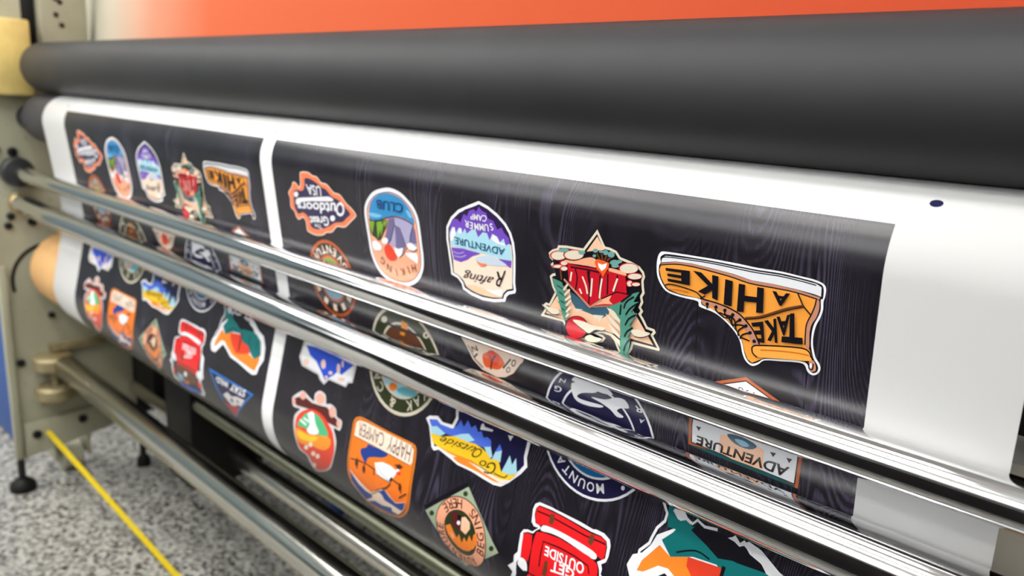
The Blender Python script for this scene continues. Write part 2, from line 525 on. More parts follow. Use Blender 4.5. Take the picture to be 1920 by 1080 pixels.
# blue end housing beyond the plate
part(box('end_housing', (-3.1, 0.555, 0.005), (-2.48, 0.78, Z(-0.566)), M['blue'], bevel=0.01))

# ---------------------------------------------------------------- rollers and rods
t = lathe('pressure_roller', [(-2.10, .030), (-2.10, .050), (-2.097, .0555), (-2.088, .0575), (0.26, .0575), (0.27, .054), (0.27, .03)], (0, 0.609, Z(0.0213)), M['rubber'], n=96)
tag(t, 'thick black rubber pressure roller above the printed sheet', 'roller', 'laminating rollers')
t = lathe('feed_roller', [(-2.118, .030), (-2.118, .050), (-2.115, .0558), (-2.106, .0578), (0.26, .0578), (0.27, .054), (0.27, .03)], (0, 0.609, Z(-0.095)), M['rubber_low'], n=96)
tag(t, 'dark rubber feed roller wrapped by the printed sheet', 'roller', 'laminating rollers')

def rod(name, y, z, r, label, collar_r, collar_len, cm):
    e = empty(name, (PX, y, Z(z)))
    tag(e, label, 'rod', 'chrome guide rods')
    lathe('bar', cyl(0.0, 2.51, r, 0.002), (0, 0, 0), M['chrome'], e, n=96)
    if collar_r:
        lathe('end_collar', [(0, collar_r), (collar_len * .8, collar_r), (collar_len, collar_r * .85), (collar_len, r)], (0.001, 0, 0), cm, e, n=40)
    return e
rod('guide_rod', 0.5486, -0.2278, 0.01747, 'slimmer chrome guide rod, upper of the two crossing the print', 0.036, 0.03, M['collar'])
rod('guide_rod', 0.553, -0.306, 0.0240, 'thicker chrome guide rod, lower of the two crossing the print', 0.027, 0.008, M['brass'])

# wind-up shaft low at the front with its clamp knobs
sh = empty('winding_shaft', (PX, 0.6, Z(-0.719)))
tag(sh, 'bare steel shaft low under the print with two round clamp knobs', 'shaft')
lathe('shaft_bar', [(0.075, .024), (0.085, .0285), (2.50, .0285)], (0, 0, 0), M['steel'], sh, n=64)
lathe('coupling', [(0.03, .020), (0.05, .026), (0.078, .026), (0.082, .022)], (0, 0, 0), M['brass'], sh, n=6)
lathe('bracket_arm', [(0.0, .022), (0.045, .022)], (0, 0, 0), M['knob'], sh, n=24)
for z0 in (-0.018, -0.099):
    lathe('clamp_knob', [(0, .040), (0.006, .047), (0.032, .047), (0.038, .040)], (0.035, -0.014, z0), M['knob'], sh, axis='Z', n=32)
lathe('knob_bolt', [(-0.10, .009), (0.022, .009)], (0.035, -0.012, 0), M['knob'], sh, axis='Z', n=16)

# ---------------------------------------------------------------- profile of the printed sheet (y, z seen from the end)
C1, R1 = (0.609, -0.095), 0.0585
C2, R2 = (0.553, -0.306), 0.0251
C3, R3 = (0.645, -0.472), 0.100
def tangent(a, ra, b, rb, sg):
    dx, dy = b[0] - a[0], b[1] - a[1]
    t_ = math.atan2(dy, dx) + sg * math.acos((ra + rb) / math.hypot(dx, dy))
    return (a[0] + ra * math.cos(t_), a[1] + ra * math.sin(t_)), (b[0] - rb * math.cos(t_), b[1] - rb * math.sin(t_)), t_
def arc_pts(c, r, t0, t1, step):
    n = max(2, int(abs(t1 - t0) * r / step) + 1)
    return [(c[0] + r * math.cos(t0 + (t1 - t0) * i / n), c[1] + r * math.sin(t0 + (t1 - t0) * i / n)) for i in range(n + 1)]
pa = tangent(C1, R1, C2, R2, -1)
pb = tangent(C2, R2, C3, R3, 1)
PROF = arc_pts(C1, R1, R(88), pa[2] % (2 * math.pi), .004)
PROF += arc_pts(C2, R2, math.atan2(pa[1][1] - C2[1], pa[1][0] - C2[0]), math.atan2(pb[0][1] - C2[1], pb[0][0] - C2[0]), .004)
PROF += arc_pts(C3, R3, math.atan2(pb[1][1] - C3[1], pb[1][0] - C3[0]) % (2 * math.pi), R(350), .0045)
SLEN = [0.0]
for a, b in zip(PROF, PROF[1:]):
    SLEN.append(SLEN[-1] + math.hypot(b[0] - a[0], b[1] - a[1]))
SEGN = []
for a, b in zip(PROF, PROF[1:]):
    d = Vector((b[0] - a[0], b[1] - a[1])).normalized()
    SEGN.append(Vector((d.y, -d.x)))
VN = [SEGN[0]] + [(a + b).normalized() for a, b in zip(SEGN, SEGN[1:])] + [SEGN[-1]]
if VN[10].x > 0:
    VN = [-v for v in VN]
import bisect as _bis
def on_sheet(s, off):
    i = min(max(_bis.bisect_right(SLEN, s) - 1, 0), len(PROF) - 2)
    t_ = (s - SLEN[i]) / (SLEN[i + 1] - SLEN[i])
    n_ = VN[i].lerp(VN[i + 1], t_)
    y = PROF[i][0] + t_ * (PROF[i + 1][0] - PROF[i][0]) + n_.x * off
    z = PROF[i][1] + t_ * (PROF[i + 1][1] - PROF[i][1]) + n_.y * off
    return y, z + EYE, n_.normalized()

# take-up core and roll
core = empty('takeup_core', (-2.15, C3[0], Z(C3[1])))
tag(core, 'brown cardboard take-up core the printed sheet winds onto', 'core')
lathe('core_tube', [(0.0, .080), (0.0, .0935), (0.002, .095), (2.36, .095), (2.36, .08)], (0, 0, 0), M['kraft'], core, n=80)
lathe('core_chuck', [(-0.035, .03), (-0.005, .03), (-0.005, .078), (0.004, .079)], (0, 0, 0), M['knob'], core, n=40)

XL, XR = -1.9537, -0.0753
sheet = empty('printed_sheet', (XL, PROF[0][0], EYE))
tag(sheet, 'white vinyl sheet printed with rows of outdoor badges, winding round the roller', 'printed sheet')
SHEET_INV = Matrix.Translation(-Vector(sheet.location))

def strip(name, x0, x1, s0, s1, off, material, parent, uv=False, nx=1):
    svals = [s0] + [s for s in SLEN if s0 + 1e-5 < s < s1 - 1e-5] + [s1]
    verts, norms, faces, uvs = [], [], [], []
    for s in svals:
        y, z, n_ = on_sheet(s, off)
        for k in range(nx + 1):
            x = x0 + (x1 - x0) * k / nx
            verts.append((x, y, z)); norms.append((0, n_.x, n_.y)); uvs.append((x - x0, s))
    w = nx + 1
    for i in range(len(svals) - 1):
        for k in range(nx):
            faces.append((i * w + k, (i + 1) * w + k, (i + 1) * w + k + 1, i * w + k + 1))
    me = bpy.data.meshes.new(name)
    me.from_pydata(verts, [], faces)
    if uv:
        ul = me.uv_layers.new(name='UVMap')
        for lp in me.loops:
            ul.data[lp.index].uv = uvs[lp.vertex_index]
    for p in me.polygons:
        p.use_smooth = True
    me.update()
    me.normals_split_custom_set_from_vertices(norms)
    return link(name, me, material, parent)

web = strip('sheet_web', XL, XR, 0.0, SLEN[-1], 0.0, M['paper'], sheet)
web.matrix_parent_inverse = SHEET_INV
sm = web.modifiers.new('thickness', 'SOLIDIFY')
sm.thickness = 0.0004
sm.offset = -1.0

PANEL_X0, PANEL_X1, PITCH = -0.974, -0.168, 0.837
S_TOP = 0.0626
panels = []
for k in range(2):
    p = strip('print_panel', PANEL_X0, PANEL_X1, S_TOP, SLEN[-1] - 0.02, 0.0002, M['wood'], sheet, uv=True)
    p.matrix_parent_inverse = SHEET_INV
    p.location.x = -PITCH * k
    p['label'] = ('dark wood-grain print panel nearer the camera', 'dark wood-grain print panel nearer the end plate')[k]
    panels.append(p)

# ---------------------------------------------------------------- badge artwork: outlines in 0.1 mm on the flat sheet
#   ('f', ink, smooth, points)  ('s', ink, width, closed, smooth, points)  ('t', ink, text, bold, shear, 4 corners)  ('p', ink, text, bold, height, path)
ART = [
 ('arrowhead_badge_print', [
  ('f','pale_pink',1,[748,1003,916,991,1007,1022,1117,1033,1199,1095,1322,1104,1458,1190,1591,1205,1708,1295,1815,1351,1891,1410,1884,1450,1768,1532,1617,1626,1446,1643,1319,1735,1188,1761,1098,1807,928,1839,764,1822,712,1792,710,1687,654,1633,541,1678,479,1644,444,1571,368,1524,381,1398,355,1325,455,1238,507,1166,575,1168,649,1216,689,1156,706,1044]),
  ('f','coral',1,[755,1018,913,1007,1004,1038,1111,1048,1193,1111,1317,1120,1453,1205,1585,1220,1699,1308,1806,1364,1874,1417,1870,1441,1759,1519,1612,1611,1440,1627,1313,1720,1183,1745,1093,1792,927,1823,769,1806,728,1782,726,1680,658,1614,542,1660,492,1632,456,1560,385,1516,397,1396,374,1330,467,1248,515,1182,570,1184,654,1238,704,1162,721,1051]),
  ('f','navy_purple',1,[813,1087,946,1078,1098,1120,1200,1162,1291,1178,1399,1254,1560,1287,1668,1353,1772,1426,1687,1491,1584,1559,1410,1594,1272,1660,1135,1708,981,1746,834,1735,819,1652,780,1601,671,1560,561,1594,501,1554,474,1481,496,1317,551,1269,724,1258,794,1172]),
  ('t','white','USA',1,0,[1172,1147,822,1158,1168,1281,848,1299]),
  ('f','white',1,[520,1437,577,1378,891,1327,1224,1278,1351,1265,1431,1290,1403,1314,1211,1340,879,1381,616,1430,531,1465]),
  ('t','white','O',2,0,[1664,1292,1495,1313,1652,1478,1443,1503]),
  ('t','white','utdoors',2,0,[1486,1319,538,1435,1453,1488,553,1552]),
  ('t','white','Great',2,0,[1267,1528,824,1590,1280,1659,823,1708]),
  ('t','white','The',1,0,[1088,1660,912,1681,1099,1723,934,1734]),
  ('f','white',0,[611,1321,601,1338,583,1353,558,1364,533,1367,512,1362,499,1350,498,1334,507,1317,526,1301,551,1291,576,1288,597,1293,609,1305]),
  ('f','white',0,[1428,1532,1419,1550,1400,1566,1376,1577,1350,1581,1328,1576,1315,1565,1313,1549,1322,1531,1341,1515,1365,1504,1391,1501,1412,1505,1425,1516]),
 ]),
 ('hiking_club_print', [
  ('f','white',1,[2537,1013,2672,1007,2820,1038,2941,1106,3040,1188,3099,1299,3119,1440,3129,1583,3140,1728,3122,1879,3052,2005,2948,2096,2807,2158,2627,2182,2449,2166,2294,2104,2186,1991,2123,1856,2105,1701,2088,1547,2076,1394,2102,1275,2193,1163,2330,1071]),
  ('f','navy',1,[2544,1059,2669,1054,2804,1082,2915,1144,3004,1218,3055,1314,3073,1445,3083,1586,3094,1727,3078,1865,3016,1976,2923,2057,2794,2113,2626,2135,2460,2120,2320,2065,2224,1965,2168,1844,2151,1696,2134,1543,2122,1397,2144,1296,2224,1197,2349,1114]),
  ('f','salmon',1,[2546,1069,2668,1064,2800,1091,2909,1153,2996,1225,3045,1317,3063,1446,3073,1587,3084,1727,3068,1862,3008,1969,2918,2048,2791,2103,2626,2125,2462,2111,2326,2056,2232,1959,2177,1841,2161,1695,2144,1542,2132,1398,2154,1300,2231,1204,2353,1123]),
  ('f','sky_blue',1,[2167,1426,2202,1262,2318,1147,2487,1084,2645,1071,2811,1105,2931,1185,3002,1277,3021,1373,2892,1341,2744,1323,2626,1336,2462,1384,2335,1427,2231,1436]),
  ('f','light_sky',1,[2183,1354,2307,1349,2426,1358,2340,1395,2197,1396]),
  ('f','light_sky',1,[2888,1233,2943,1237,2999,1302,2934,1305]),
  ('f','lavender',0,[2563,1370,2743,1332,2891,1351,3007,1385,3037,1550,3040,1647,2886,1686,2836,1632,2650,1726,2518,1685,2526,1494]),
  ('f','slate_purple',0,[2659,1449,2743,1473,2788,1565,2831,1670,2760,1770,2640,1728,2654,1587]),
  ('f','slate_purple',0,[2987,1400,3028,1442,3042,1598,2913,1619,2929,1518]),
  ('f','slate_purple',0,[2552,1377,2643,1358,2655,1437,2556,1628,2497,1688,2420,1669,2489,1537]),
  ('s','navy',10,0,0,[2653,1351,2655,1437,2566,1626,2496,1695]),
  ('s','navy',10,0,0,[2660,1442,2753,1466,2797,1564,2841,1669]),
  ('s','navy',10,0,0,[3007,1385,2935,1517,2913,1619]),
  ('s','navy',10,0,0,[2634,1729,2695,1826,2780,1767,2849,1680,2967,1709,3040,1672]),
  ('f','white',0,[2609,1710,2690,1719,2787,1688,2752,1778,2685,1828,2623,1782]),
  ('f','white',0,[2851,1636,2934,1601,3043,1646,2978,1697,2885,1692]),
  ('f','white',0,[2507,1651,2498,1670,2479,1688,2453,1700,2425,1705,2402,1701,2387,1689,2383,1671,2392,1652,2412,1635,2438,1623,2465,1618,2488,1622,2503,1634]),
  ('f','dark_green',0,[2167,1448,2524,1396,2497,1486,2424,1573,2361,1660,2306,1681,2260,1650,2200,1634,2170,1600]),
  ('f','leaf_green',0,[2170,1455,2275,1445,2202,1623]),
  ('f','leaf_green',0,[2311,1450,2426,1423,2308,1668]),
  ('f','leaf_green',0,[2446,1424,2519,1402,2475,1499]),
  ('f','leaf_green',0,[2368,1480,2458,1441,2383,1618]),
  ('f','white',1,[2185,1727,2264,1688,2370,1736,2345,1792,2214,1808]),
  ('f','white',1,[2821,1747,2956,1723,3040,1721,3036,1833,2972,1820,2873,1788]),
  ('f','tomato',1,[2418,1753,2513,1688,2590,1737,2648,1813,2622,1861,2528,1891,2449,1854]),
  ('s','navy',12,0,1,[2165,1435,2230,1443,2334,1434,2461,1390,2626,1342,2743,1329,2891,1347,3016,1383]),
  ('t','deep_blue','CLUB',1,0,[2857,1155,2351,1168,2830,1275,2342,1279]),
  ('p','dark_brown','HIKING',0,90,[3006,1845,2900,1871,2757,1942,2606,1978,2490,1948,2384,1882,2354,1842]),
 ]),
 ('rafting_camp_print', [
  ('f','white',0,[4096,972,4231,1008,4360,1070,4472,1150,4539,1236,4577,1336,4589,1463,4581,1617,4570,1762,4580,1838,4564,1869,4475,1900,4435,1937,4417,1992,4256,2032,4082,2049,3907,2029,3779,1991,3759,1929,3705,1880,3598,1854,3596,1782,3577,1620,3556,1459,3569,1318,3650,1203,3773,1107,3939,1035]),
  ('f','black',0,[4098,1005,4220,1038,4344,1098,4449,1173,4511,1251,4545,1343,4557,1464,4549,1615,4537,1763,4547,1832,4542,1843,4458,1872,4408,1919,4393,1965,4250,2000,4083,2017,3914,1997,3804,1965,3787,1911,3720,1851,3629,1829,3628,1780,3609,1616,3588,1458,3600,1329,3674,1225,3790,1135,3951,1065]),
  ('f','cream_peach',0,[4095,1012,4214,1039,4344,1105,4441,1187,4508,1272,4539,1364,4547,1492,4540,1625,4527,1793,4530,1826,4447,1855,4397,1905,4374,1959,4228,1986,4071,1991,3928,1975,3829,1938,3796,1886,3725,1843,3646,1823,3643,1679,3615,1543,3615,1368,3647,1272,3734,1180,3887,1086]),
  ('f','dark_violet',0,[3618,1368,3647,1272,3734,1180,3887,1086,4095,1012,4214,1039,4344,1105,4441,1187,4508,1272,4539,1364,4447,1336,4083,1174,3757,1289]),
  ('f','violet',0,[3616,1391,3643,1278,3699,1207,3764,1211,3797,1244,3859,1140,3913,1154,3942,1095,4014,1066,4051,1091,4094,1031,4137,1069,4197,1080,4223,1138,4297,1149,4350,1233,4411,1202,4451,1260,4507,1294,4524,1377,4385,1401,4221,1384,3991,1366,3750,1370]),
  ('f','ice_blue',0,[3619,1391,3665,1309,3704,1303,3717,1370,3769,1301,3805,1299,3817,1354,3867,1295,3889,1348,3965,1292,4029,1284,4062,1360,4136,1293,4197,1294,4230,1366,4273,1288,4346,1309,4379,1363,4434,1311,4459,1383,4516,1352,4535,1451,4535,1529,4377,1534,4135,1527,3900,1517,3628,1529]),
  ('f','white',0,[3625,1384,3665,1315,3706,1308,3717,1370,3698,1401]),
  ('f','white',0,[3751,1364,3780,1303,3813,1304,3817,1354]),
  ('f','white',0,[4254,1346,4287,1291,4345,1315,4379,1363,4446,1358,4459,1388,4327,1378]),
  ('f','white',0,[3624,1396,3699,1390,3659,1465,3622,1471]),
  ('f','violet',0,[3632,1540,3818,1522,4091,1529,3958,1581,3882,1635,3772,1681,3660,1673]),
  ('f','violet',0,[4347,1539,4436,1536,4535,1529,4522,1608,4433,1579]),
  ('s','lavender',12,0,1,[3657,1582,3747,1590,3832,1558]),
  ('s','lavender',12,0,1,[3669,1627,3777,1625,3862,1587]),
  ('f','water_grey',1,[4021,1587,4165,1539,4317,1539,4469,1594,4159,1632,4019,1624]),
  ('f','coral',1,[4019,1624,4081,1635,4171,1630,4141,1660,4070,1667]),
  ('f','peach',1,[3833,1932,3998,1903,4155,1917,4375,1950,4228,1982,4071,1989,3928,1972]),
  ('f','white',1,[4139,1914,4264,1905,4387,1868,4375,1939,4261,1940]),
  ('t','teal_blue','ADVENTURE',1,0,[4454,1413,3694,1409,4435,1490,3703,1490]),
  ('p','white','SUMMER',1,75,[4298,1170,4204,1196,4081,1208,3987,1210,3870,1196]),
  ('t','white','CAMP',1,0,[4213,1104,3973,1118,4202,1175,3962,1181]),
  ('t','black','R',0,0.1,[4447,1648,4308,1686,4359,1842,4268,1842]),
  ('t','black','afting',0,0.2,[4275,1721,3795,1756,4221,1857,3821,1881]),
 ]),
 ('tent_triangle_print', [
  ('f','cream',0,[5618,1037,5704,1181,5760,1183,5831,1201,5873,1250,5983,1268,6077,1297,6121,1337,6135,1379,6120,1423,6124,1475,6133,1532,6110,1572,6121,1618,6098,1671,6123,1701,6100,1737,6125,1767,6169,1835,6243,1841,6257,1868,6231,1904,6301,2008,6295,2032,6022,2040,6009,2094,5961,2170,5868,2171,5809,2059,5764,2023,5676,2020,5616,2040,5683,2040,5713,2062,5683,2105,5570,2157,5462,2150,5336,2160,5256,2123,5206,2042,5196,2024,4909,2029,4972,1936,4947,1906,4982,1873,5024,1875,5102,1741,5070,1695,5055,1646,5040,1590,5074,1557,5147,1536,5140,1515,5076,1492,5052,1467,5093,1434,5046,1404,5034,1355,5080,1316,5142,1293,5154,1262,5256,1248,5455,1242]),
  ('f','black',0,[5615,1079,5690,1205,5757,1207,5817,1222,5860,1272,5977,1291,6065,1318,6100,1351,6110,1379,6096,1419,6100,1477,6108,1527,6084,1569,6096,1616,6070,1675,6093,1703,6070,1738,6105,1781,6156,1858,6228,1864,6229,1866,6202,1904,6275,2012,6276,2008,6003,2016,5987,2084,5948,2146,5882,2147,5827,2043,5773,1999,5672,1996,5568,2049,5675,2064,5680,2067,5667,2086,5565,2133,5462,2126,5340,2136,5272,2105,5226,2030,5211,2000,4952,2006,5001,1935,4980,1908,4991,1898,5037,1899,5130,1740,5092,1684,5078,1639,5067,1597,5086,1579,5178,1553,5159,1496,5089,1471,5087,1469,5135,1431,5067,1389,5061,1364,5093,1337,5160,1311,5171,1284,5258,1272,5467,1265]),
  ('f','peach',0,[5618,1103,5698,1212,5761,1320,5989,1684,6234,1992,6036,1992,5794,1992,5705,1989,5210,1997,4979,1985,5117,1790,5477,1287]),
  ('f','black',0,[5128,1329,5470,1270,5704,1211,5901,1283,6085,1353,6095,1516,5988,1587,5905,1654,5541,1786,5311,1709,5122,1593,5078,1395]),
  ('f','slate',0,[5287,1688,5373,1721,5541,1799,5763,1735,5749,1814,5705,1849,5661,1879,5541,1863,5464,1855,5356,1848,5309,1787]),
  ('f','cream',0,[5337,1852,5452,1839,5387,1871,5421,1889,5371,1877]),
  ('f','cream',0,[5568,1863,5693,1842,5668,1871,5646,1921,5624,1888,5586,1897]),
  ('f','crimson',0,[5256,1342,5245,1365,5217,1387,5175,1403,5129,1412,5087,1410,5058,1398,5048,1379,5059,1356,5089,1334,5131,1317,5177,1309,5218,1311,5246,1323]),
  ('f','cream',0,[5251,1345,5242,1365,5216,1384,5179,1399,5138,1407,5100,1405,5075,1395,5066,1378,5076,1358,5102,1339,5140,1325,5181,1317,5217,1319,5242,1329]),
  ('f','crimson',0,[5465,1299,5452,1323,5418,1347,5369,1365,5313,1376,5262,1375,5227,1363,5215,1343,5228,1318,5264,1294,5314,1276,5370,1266,5419,1267,5453,1279]),
  ('f','cream',0,[5460,1302,5449,1323,5418,1344,5372,1361,5322,1370,5275,1370,5244,1360,5232,1342,5244,1321,5277,1299,5323,1283,5373,1274,5419,1275,5449,1285]),
  ('f','crimson',0,[6068,1313,6058,1337,6029,1360,5987,1378,5938,1388,5895,1387,5864,1375,5853,1354,5864,1330,5894,1307,5937,1289,5985,1280,6028,1282,6057,1294]),
  ('f','cream',0,[6064,1317,6055,1338,6029,1358,5990,1374,5946,1383,5906,1382,5878,1372,5868,1354,5878,1332,5905,1312,5945,1296,5988,1288,6027,1289,6054,1299]),
  ('f','crimson',0,[6108,1378,6101,1393,6078,1409,6046,1422,6009,1429,5976,1429,5952,1423,5944,1411,5952,1395,5975,1380,6008,1367,6044,1360,6077,1359,6100,1366]),
  ('f','cream',0,[6104,1381,6097,1394,6078,1407,6049,1417,6016,1424,5987,1425,5966,1420,5959,1410,5966,1397,5986,1384,6016,1374,6048,1367,6077,1366,6097,1371]),
  ('f','sage_teal',0,[5290,1286,5283,1295,5265,1305,5238,1313,5209,1319,5182,1320,5164,1316,5157,1309,5164,1300,5183,1290,5210,1282,5239,1277,5265,1276,5283,1279]),
  ('f','sage_teal',0,[5483,1274,5479,1283,5468,1292,5451,1298,5433,1301,5417,1301,5405,1296,5402,1288,5406,1278,5417,1270,5434,1263,5452,1260,5468,1261,5479,1266]),
  ('f','crimson',0,[5275,1412,5270,1424,5255,1436,5234,1445,5211,1449,5190,1448,5175,1442,5170,1431,5176,1418,5191,1406,5212,1397,5235,1393,5256,1394,5270,1401]),
  ('f','cream',0,[5270,1415,5266,1424,5255,1434,5238,1441,5220,1444,5203,1443,5192,1438,5188,1430,5192,1421,5204,1411,5220,1404,5239,1401,5255,1402,5266,1407]),
  ('f','crimson',0,[5216,1454,5209,1465,5190,1476,5162,1485,5131,1491,5103,1492,5084,1488,5078,1480,5085,1469,5104,1458,5132,1449,5163,1443,5191,1442,5209,1446]),
  ('f','cream',0,[5211,1458,5205,1465,5189,1474,5166,1481,5140,1486,5117,1487,5101,1485,5095,1479,5101,1472,5118,1463,5141,1456,5167,1451,5190,1450,5206,1452]),
  ('f','crimson',0,[5276,1464,5270,1477,5256,1489,5235,1498,5211,1503,5190,1502,5176,1495,5171,1484,5176,1472,5191,1460,5212,1450,5236,1446,5256,1447,5271,1454]),
  ('f','cream',0,[5271,1468,5267,1477,5255,1487,5239,1494,5220,1497,5204,1497,5192,1492,5188,1484,5193,1474,5204,1465,5221,1458,5239,1454,5256,1455,5267,1460]),
  ('f','crimson',0,[6016,1462,6012,1476,6001,1490,5985,1499,5968,1503,5952,1500,5940,1491,5936,1478,5940,1463,5951,1450,5967,1440,5984,1437,6000,1440,6012,1449]),
  ('f','cream',0,[6012,1465,6009,1477,6001,1488,5989,1495,5975,1498,5963,1495,5955,1488,5951,1477,5954,1465,5963,1454,5975,1447,5988,1444,6000,1447,6008,1454]),
  ('f','crimson',0,[6094,1453,6089,1463,6074,1473,6054,1482,6030,1487,6009,1487,5994,1482,5989,1474,5994,1464,6008,1453,6029,1445,6053,1440,6074,1440,6088,1444]),
  ('f','cream',0,[6090,1456,6086,1463,6074,1471,6057,1478,6038,1482,6020,1482,6008,1479,6004,1474,6008,1466,6020,1458,6037,1452,6056,1448,6073,1447,6085,1450]),
  ('f','sage_teal',0,[5632,1229,5629,1238,5621,1246,5609,1252,5596,1254,5584,1253,5576,1247,5573,1240,5576,1231,5585,1223,5596,1217,5609,1215,5621,1216,5629,1222]),
  ('f','sage_teal',0,[5694,1227,5691,1233,5684,1239,5674,1243,5662,1245,5652,1245,5644,1241,5642,1236,5645,1230,5652,1224,5662,1220,5674,1218,5684,1218,5691,1222]),
  ('f','sage_teal',0,[5748,1227,5745,1238,5737,1248,5725,1254,5711,1257,5699,1254,5691,1247,5688,1238,5691,1227,5699,1217,5711,1210,5725,1208,5737,1211,5745,1217]),
  ('f','sage_teal',0,[5818,1233,5815,1247,5804,1259,5789,1268,5772,1271,5757,1268,5746,1259,5742,1246,5746,1232,5757,1219,5772,1211,5789,1208,5804,1211,5814,1220]),
  ('f','sage_teal',0,[5870,1298,5865,1310,5851,1322,5830,1331,5806,1335,5784,1334,5769,1328,5764,1317,5769,1305,5784,1293,5805,1284,5829,1280,5850,1281,5865,1287]),
  ('f','sage_teal',0,[5899,1283,5896,1290,5887,1297,5874,1303,5859,1305,5846,1305,5836,1301,5833,1295,5836,1288,5845,1281,5859,1275,5873,1273,5887,1273,5896,1277]),
  ('f','sage_teal',0,[5867,1330,5863,1338,5851,1345,5834,1352,5815,1355,5799,1355,5787,1352,5782,1346,5787,1339,5798,1331,5815,1325,5834,1321,5851,1321,5862,1325]),
  ('f','sage_teal',0,[5613,1281,5611,1288,5605,1294,5597,1298,5588,1300,5579,1298,5574,1294,5572,1288,5574,1282,5580,1276,5588,1271,5597,1270,5605,1271,5611,1275]),
  ('f','salmon',1,[5246,1384,5362,1375,5469,1331,5558,1306,5617,1323,5624,1388,5528,1394,5408,1401,5269,1409]),
  ('f','salmon',1,[5758,1369,5846,1367,5941,1382,5933,1409,5832,1409,5762,1407]),
  ('f','crimson',0,[5276,1416,5377,1416,5513,1409,5617,1402,5761,1398,5937,1406,5953,1565,5848,1599,5675,1705,5541,1786,5420,1711,5289,1598]),
  ('s','black',16,0,1,[5513,1446,5539,1547,5526,1764]),
  ('s','black',16,0,1,[5369,1449,5391,1539,5366,1671]),
  ('s','black',16,0,1,[5661,1455,5646,1637]),
  ('s','black',16,0,1,[5747,1425,5741,1622]),
  ('s','black',16,0,1,[5853,1417,5819,1575]),
  ('s','black',16,0,1,[5315,1441,5513,1430,5646,1429]),
  ('f','black',0,[5506,1444,5546,1436,5527,1574]),
  ('s','cream_peach',18,0,1,[5455,1508,5497,1593,5512,1666]),
  ('s','cream_peach',18,0,1,[5569,1503,5560,1605,5549,1683]),
  ('s','cream_peach',18,0,1,[5683,1481,5664,1583,5653,1679]),
  ('s','cream_peach',18,0,1,[5327,1489,5310,1581]),
  ('s','cream_peach',18,0,1,[5854,1447,5808,1577]),
  ('s','cream_peach',18,0,1,[5420,1634,5448,1679]),
  ('f','crimson',0,[5541,1786,5675,1680,5848,1575,5987,1569,5905,1654,5820,1707,5705,1734,5601,1762]),
  ('f','salmon',0,[5586,1761,5705,1659,5791,1620,5763,1673,5806,1703,5705,1721]),
  ('s','black',12,0,0,[5541,1786,5675,1680,5848,1575,5987,1569]),
  ('s','tan',22,0,0,[5234,1577,5541,1789,5683,1685]),
  ('f','flame',0,[5600,1338,5632,1305,5704,1309,5764,1320,5757,1369,5726,1411,5694,1466,5675,1431,5629,1408,5610,1363]),
  ('f','white',0,[5639,1340,5687,1349,5741,1324,5727,1372,5682,1410,5646,1378]),
  ('s','brown',18,0,0,[5629,1254,5661,1305]),
  ('s','brown',18,0,0,[5682,1245,5690,1307]),
  ('s','brown',18,0,0,[5739,1252,5713,1303]),
  ('s','brown',18,0,0,[5782,1263,5740,1303]),
  ('s','brown',22,0,0,[5196,1488,5205,1589]),
  ('f','sage_green',0,[5092,1592,5210,1612,5235,1673,5250,1748,5258,1825,5263,1902,5245,2019,5217,1966,5192,1892,5168,1818,5147,1744,5116,1672]),
  ('f','sage_green',0,[5116,1672,5096,1637,5152,1691]),
  ('f','sage_green',0,[5158,1768,5118,1724,5190,1761]),
  ('f','sage_green',0,[5181,1842,5133,1807,5213,1835]),
  ('f','sage_green',0,[5198,1917,5155,1888,5235,1922]),
  ('s','cream',20,0,0,[5232,1687,5284,1614]),
  ('s','cream',20,0,0,[5241,1737,5308,1664]),
  ('s','cream',20,0,0,[5249,1787,5317,1727]),
  ('s','cream',20,0,0,[5258,1838,5319,1772]),
  ('s','cream',20,0,0,[5260,1903,5315,1838]),
  ('s','cream',20,0,0,[5256,1957,5292,1909]),
  ('s','black',9,0,0,[5153,1652,5216,1677]),
  ('s','black',9,0,0,[5175,1712,5231,1739]),
  ('s','black',9,0,0,[5190,1801,5242,1815]),
  ('s','black',9,0,0,[5204,1876,5247,1893]),
  ('f','sage_green',0,[6098,1518,6028,1548,5891,1657,5763,1735,5842,1767,5893,1842,5901,1965,5896,2093,5899,2162,5961,2158,5995,2079,6010,1987,5979,1970,6040,1867,5994,1860,6079,1724,6010,1727,6090,1613,6036,1625]),
  ('f','cream',0,[5741,1740,5821,1757,5896,1829,5893,1860,5821,1828]),
  ('f','cream',0,[5731,1803,5821,1844,5894,1904,5894,1941,5793,1885]),
  ('f','cream',0,[5749,1889,5837,1931,5894,1979,5895,2011,5822,1972]),
  ('f','cream',0,[5793,1980,5895,2029,5896,2093]),
  ('s','black',15,0,1,[6042,1575,5961,1642,5934,1709]),
  ('s','black',15,0,1,[6084,1626,6003,1693,5955,1765]),
  ('s','black',15,0,1,[6066,1739,5991,1793,5950,1865]),
  ('s','black',15,0,1,[6033,1869,5972,1922,5944,1979]),
  ('s','black',15,0,1,[5905,1678,5892,1780]),
  ('s','black',15,0,1,[6005,1988,5959,2050,5939,2119]),
  ('s','black',15,0,1,[6014,1557,5905,1654]),
  ('f','black',0,[5532,1991,5526,2027,5509,2062,5482,2095,5447,2123,5407,2143,5365,2154,5325,2155,5289,2145,5262,2126,5245,2098,5239,2065,5246,2028,5264,1992,5293,1959,5328,1932,5369,1913,5410,1903,5450,1903,5484,1913,5510,1932,5527,1959]),
  ('f','crimson',0,[5520,1993,5515,2025,5500,2058,5476,2088,5445,2113,5410,2131,5373,2140,5337,2141,5306,2131,5282,2113,5267,2088,5262,2058,5268,2025,5284,1992,5309,1962,5340,1937,5376,1920,5412,1911,5447,1912,5477,1921,5501,1939,5515,1964]),
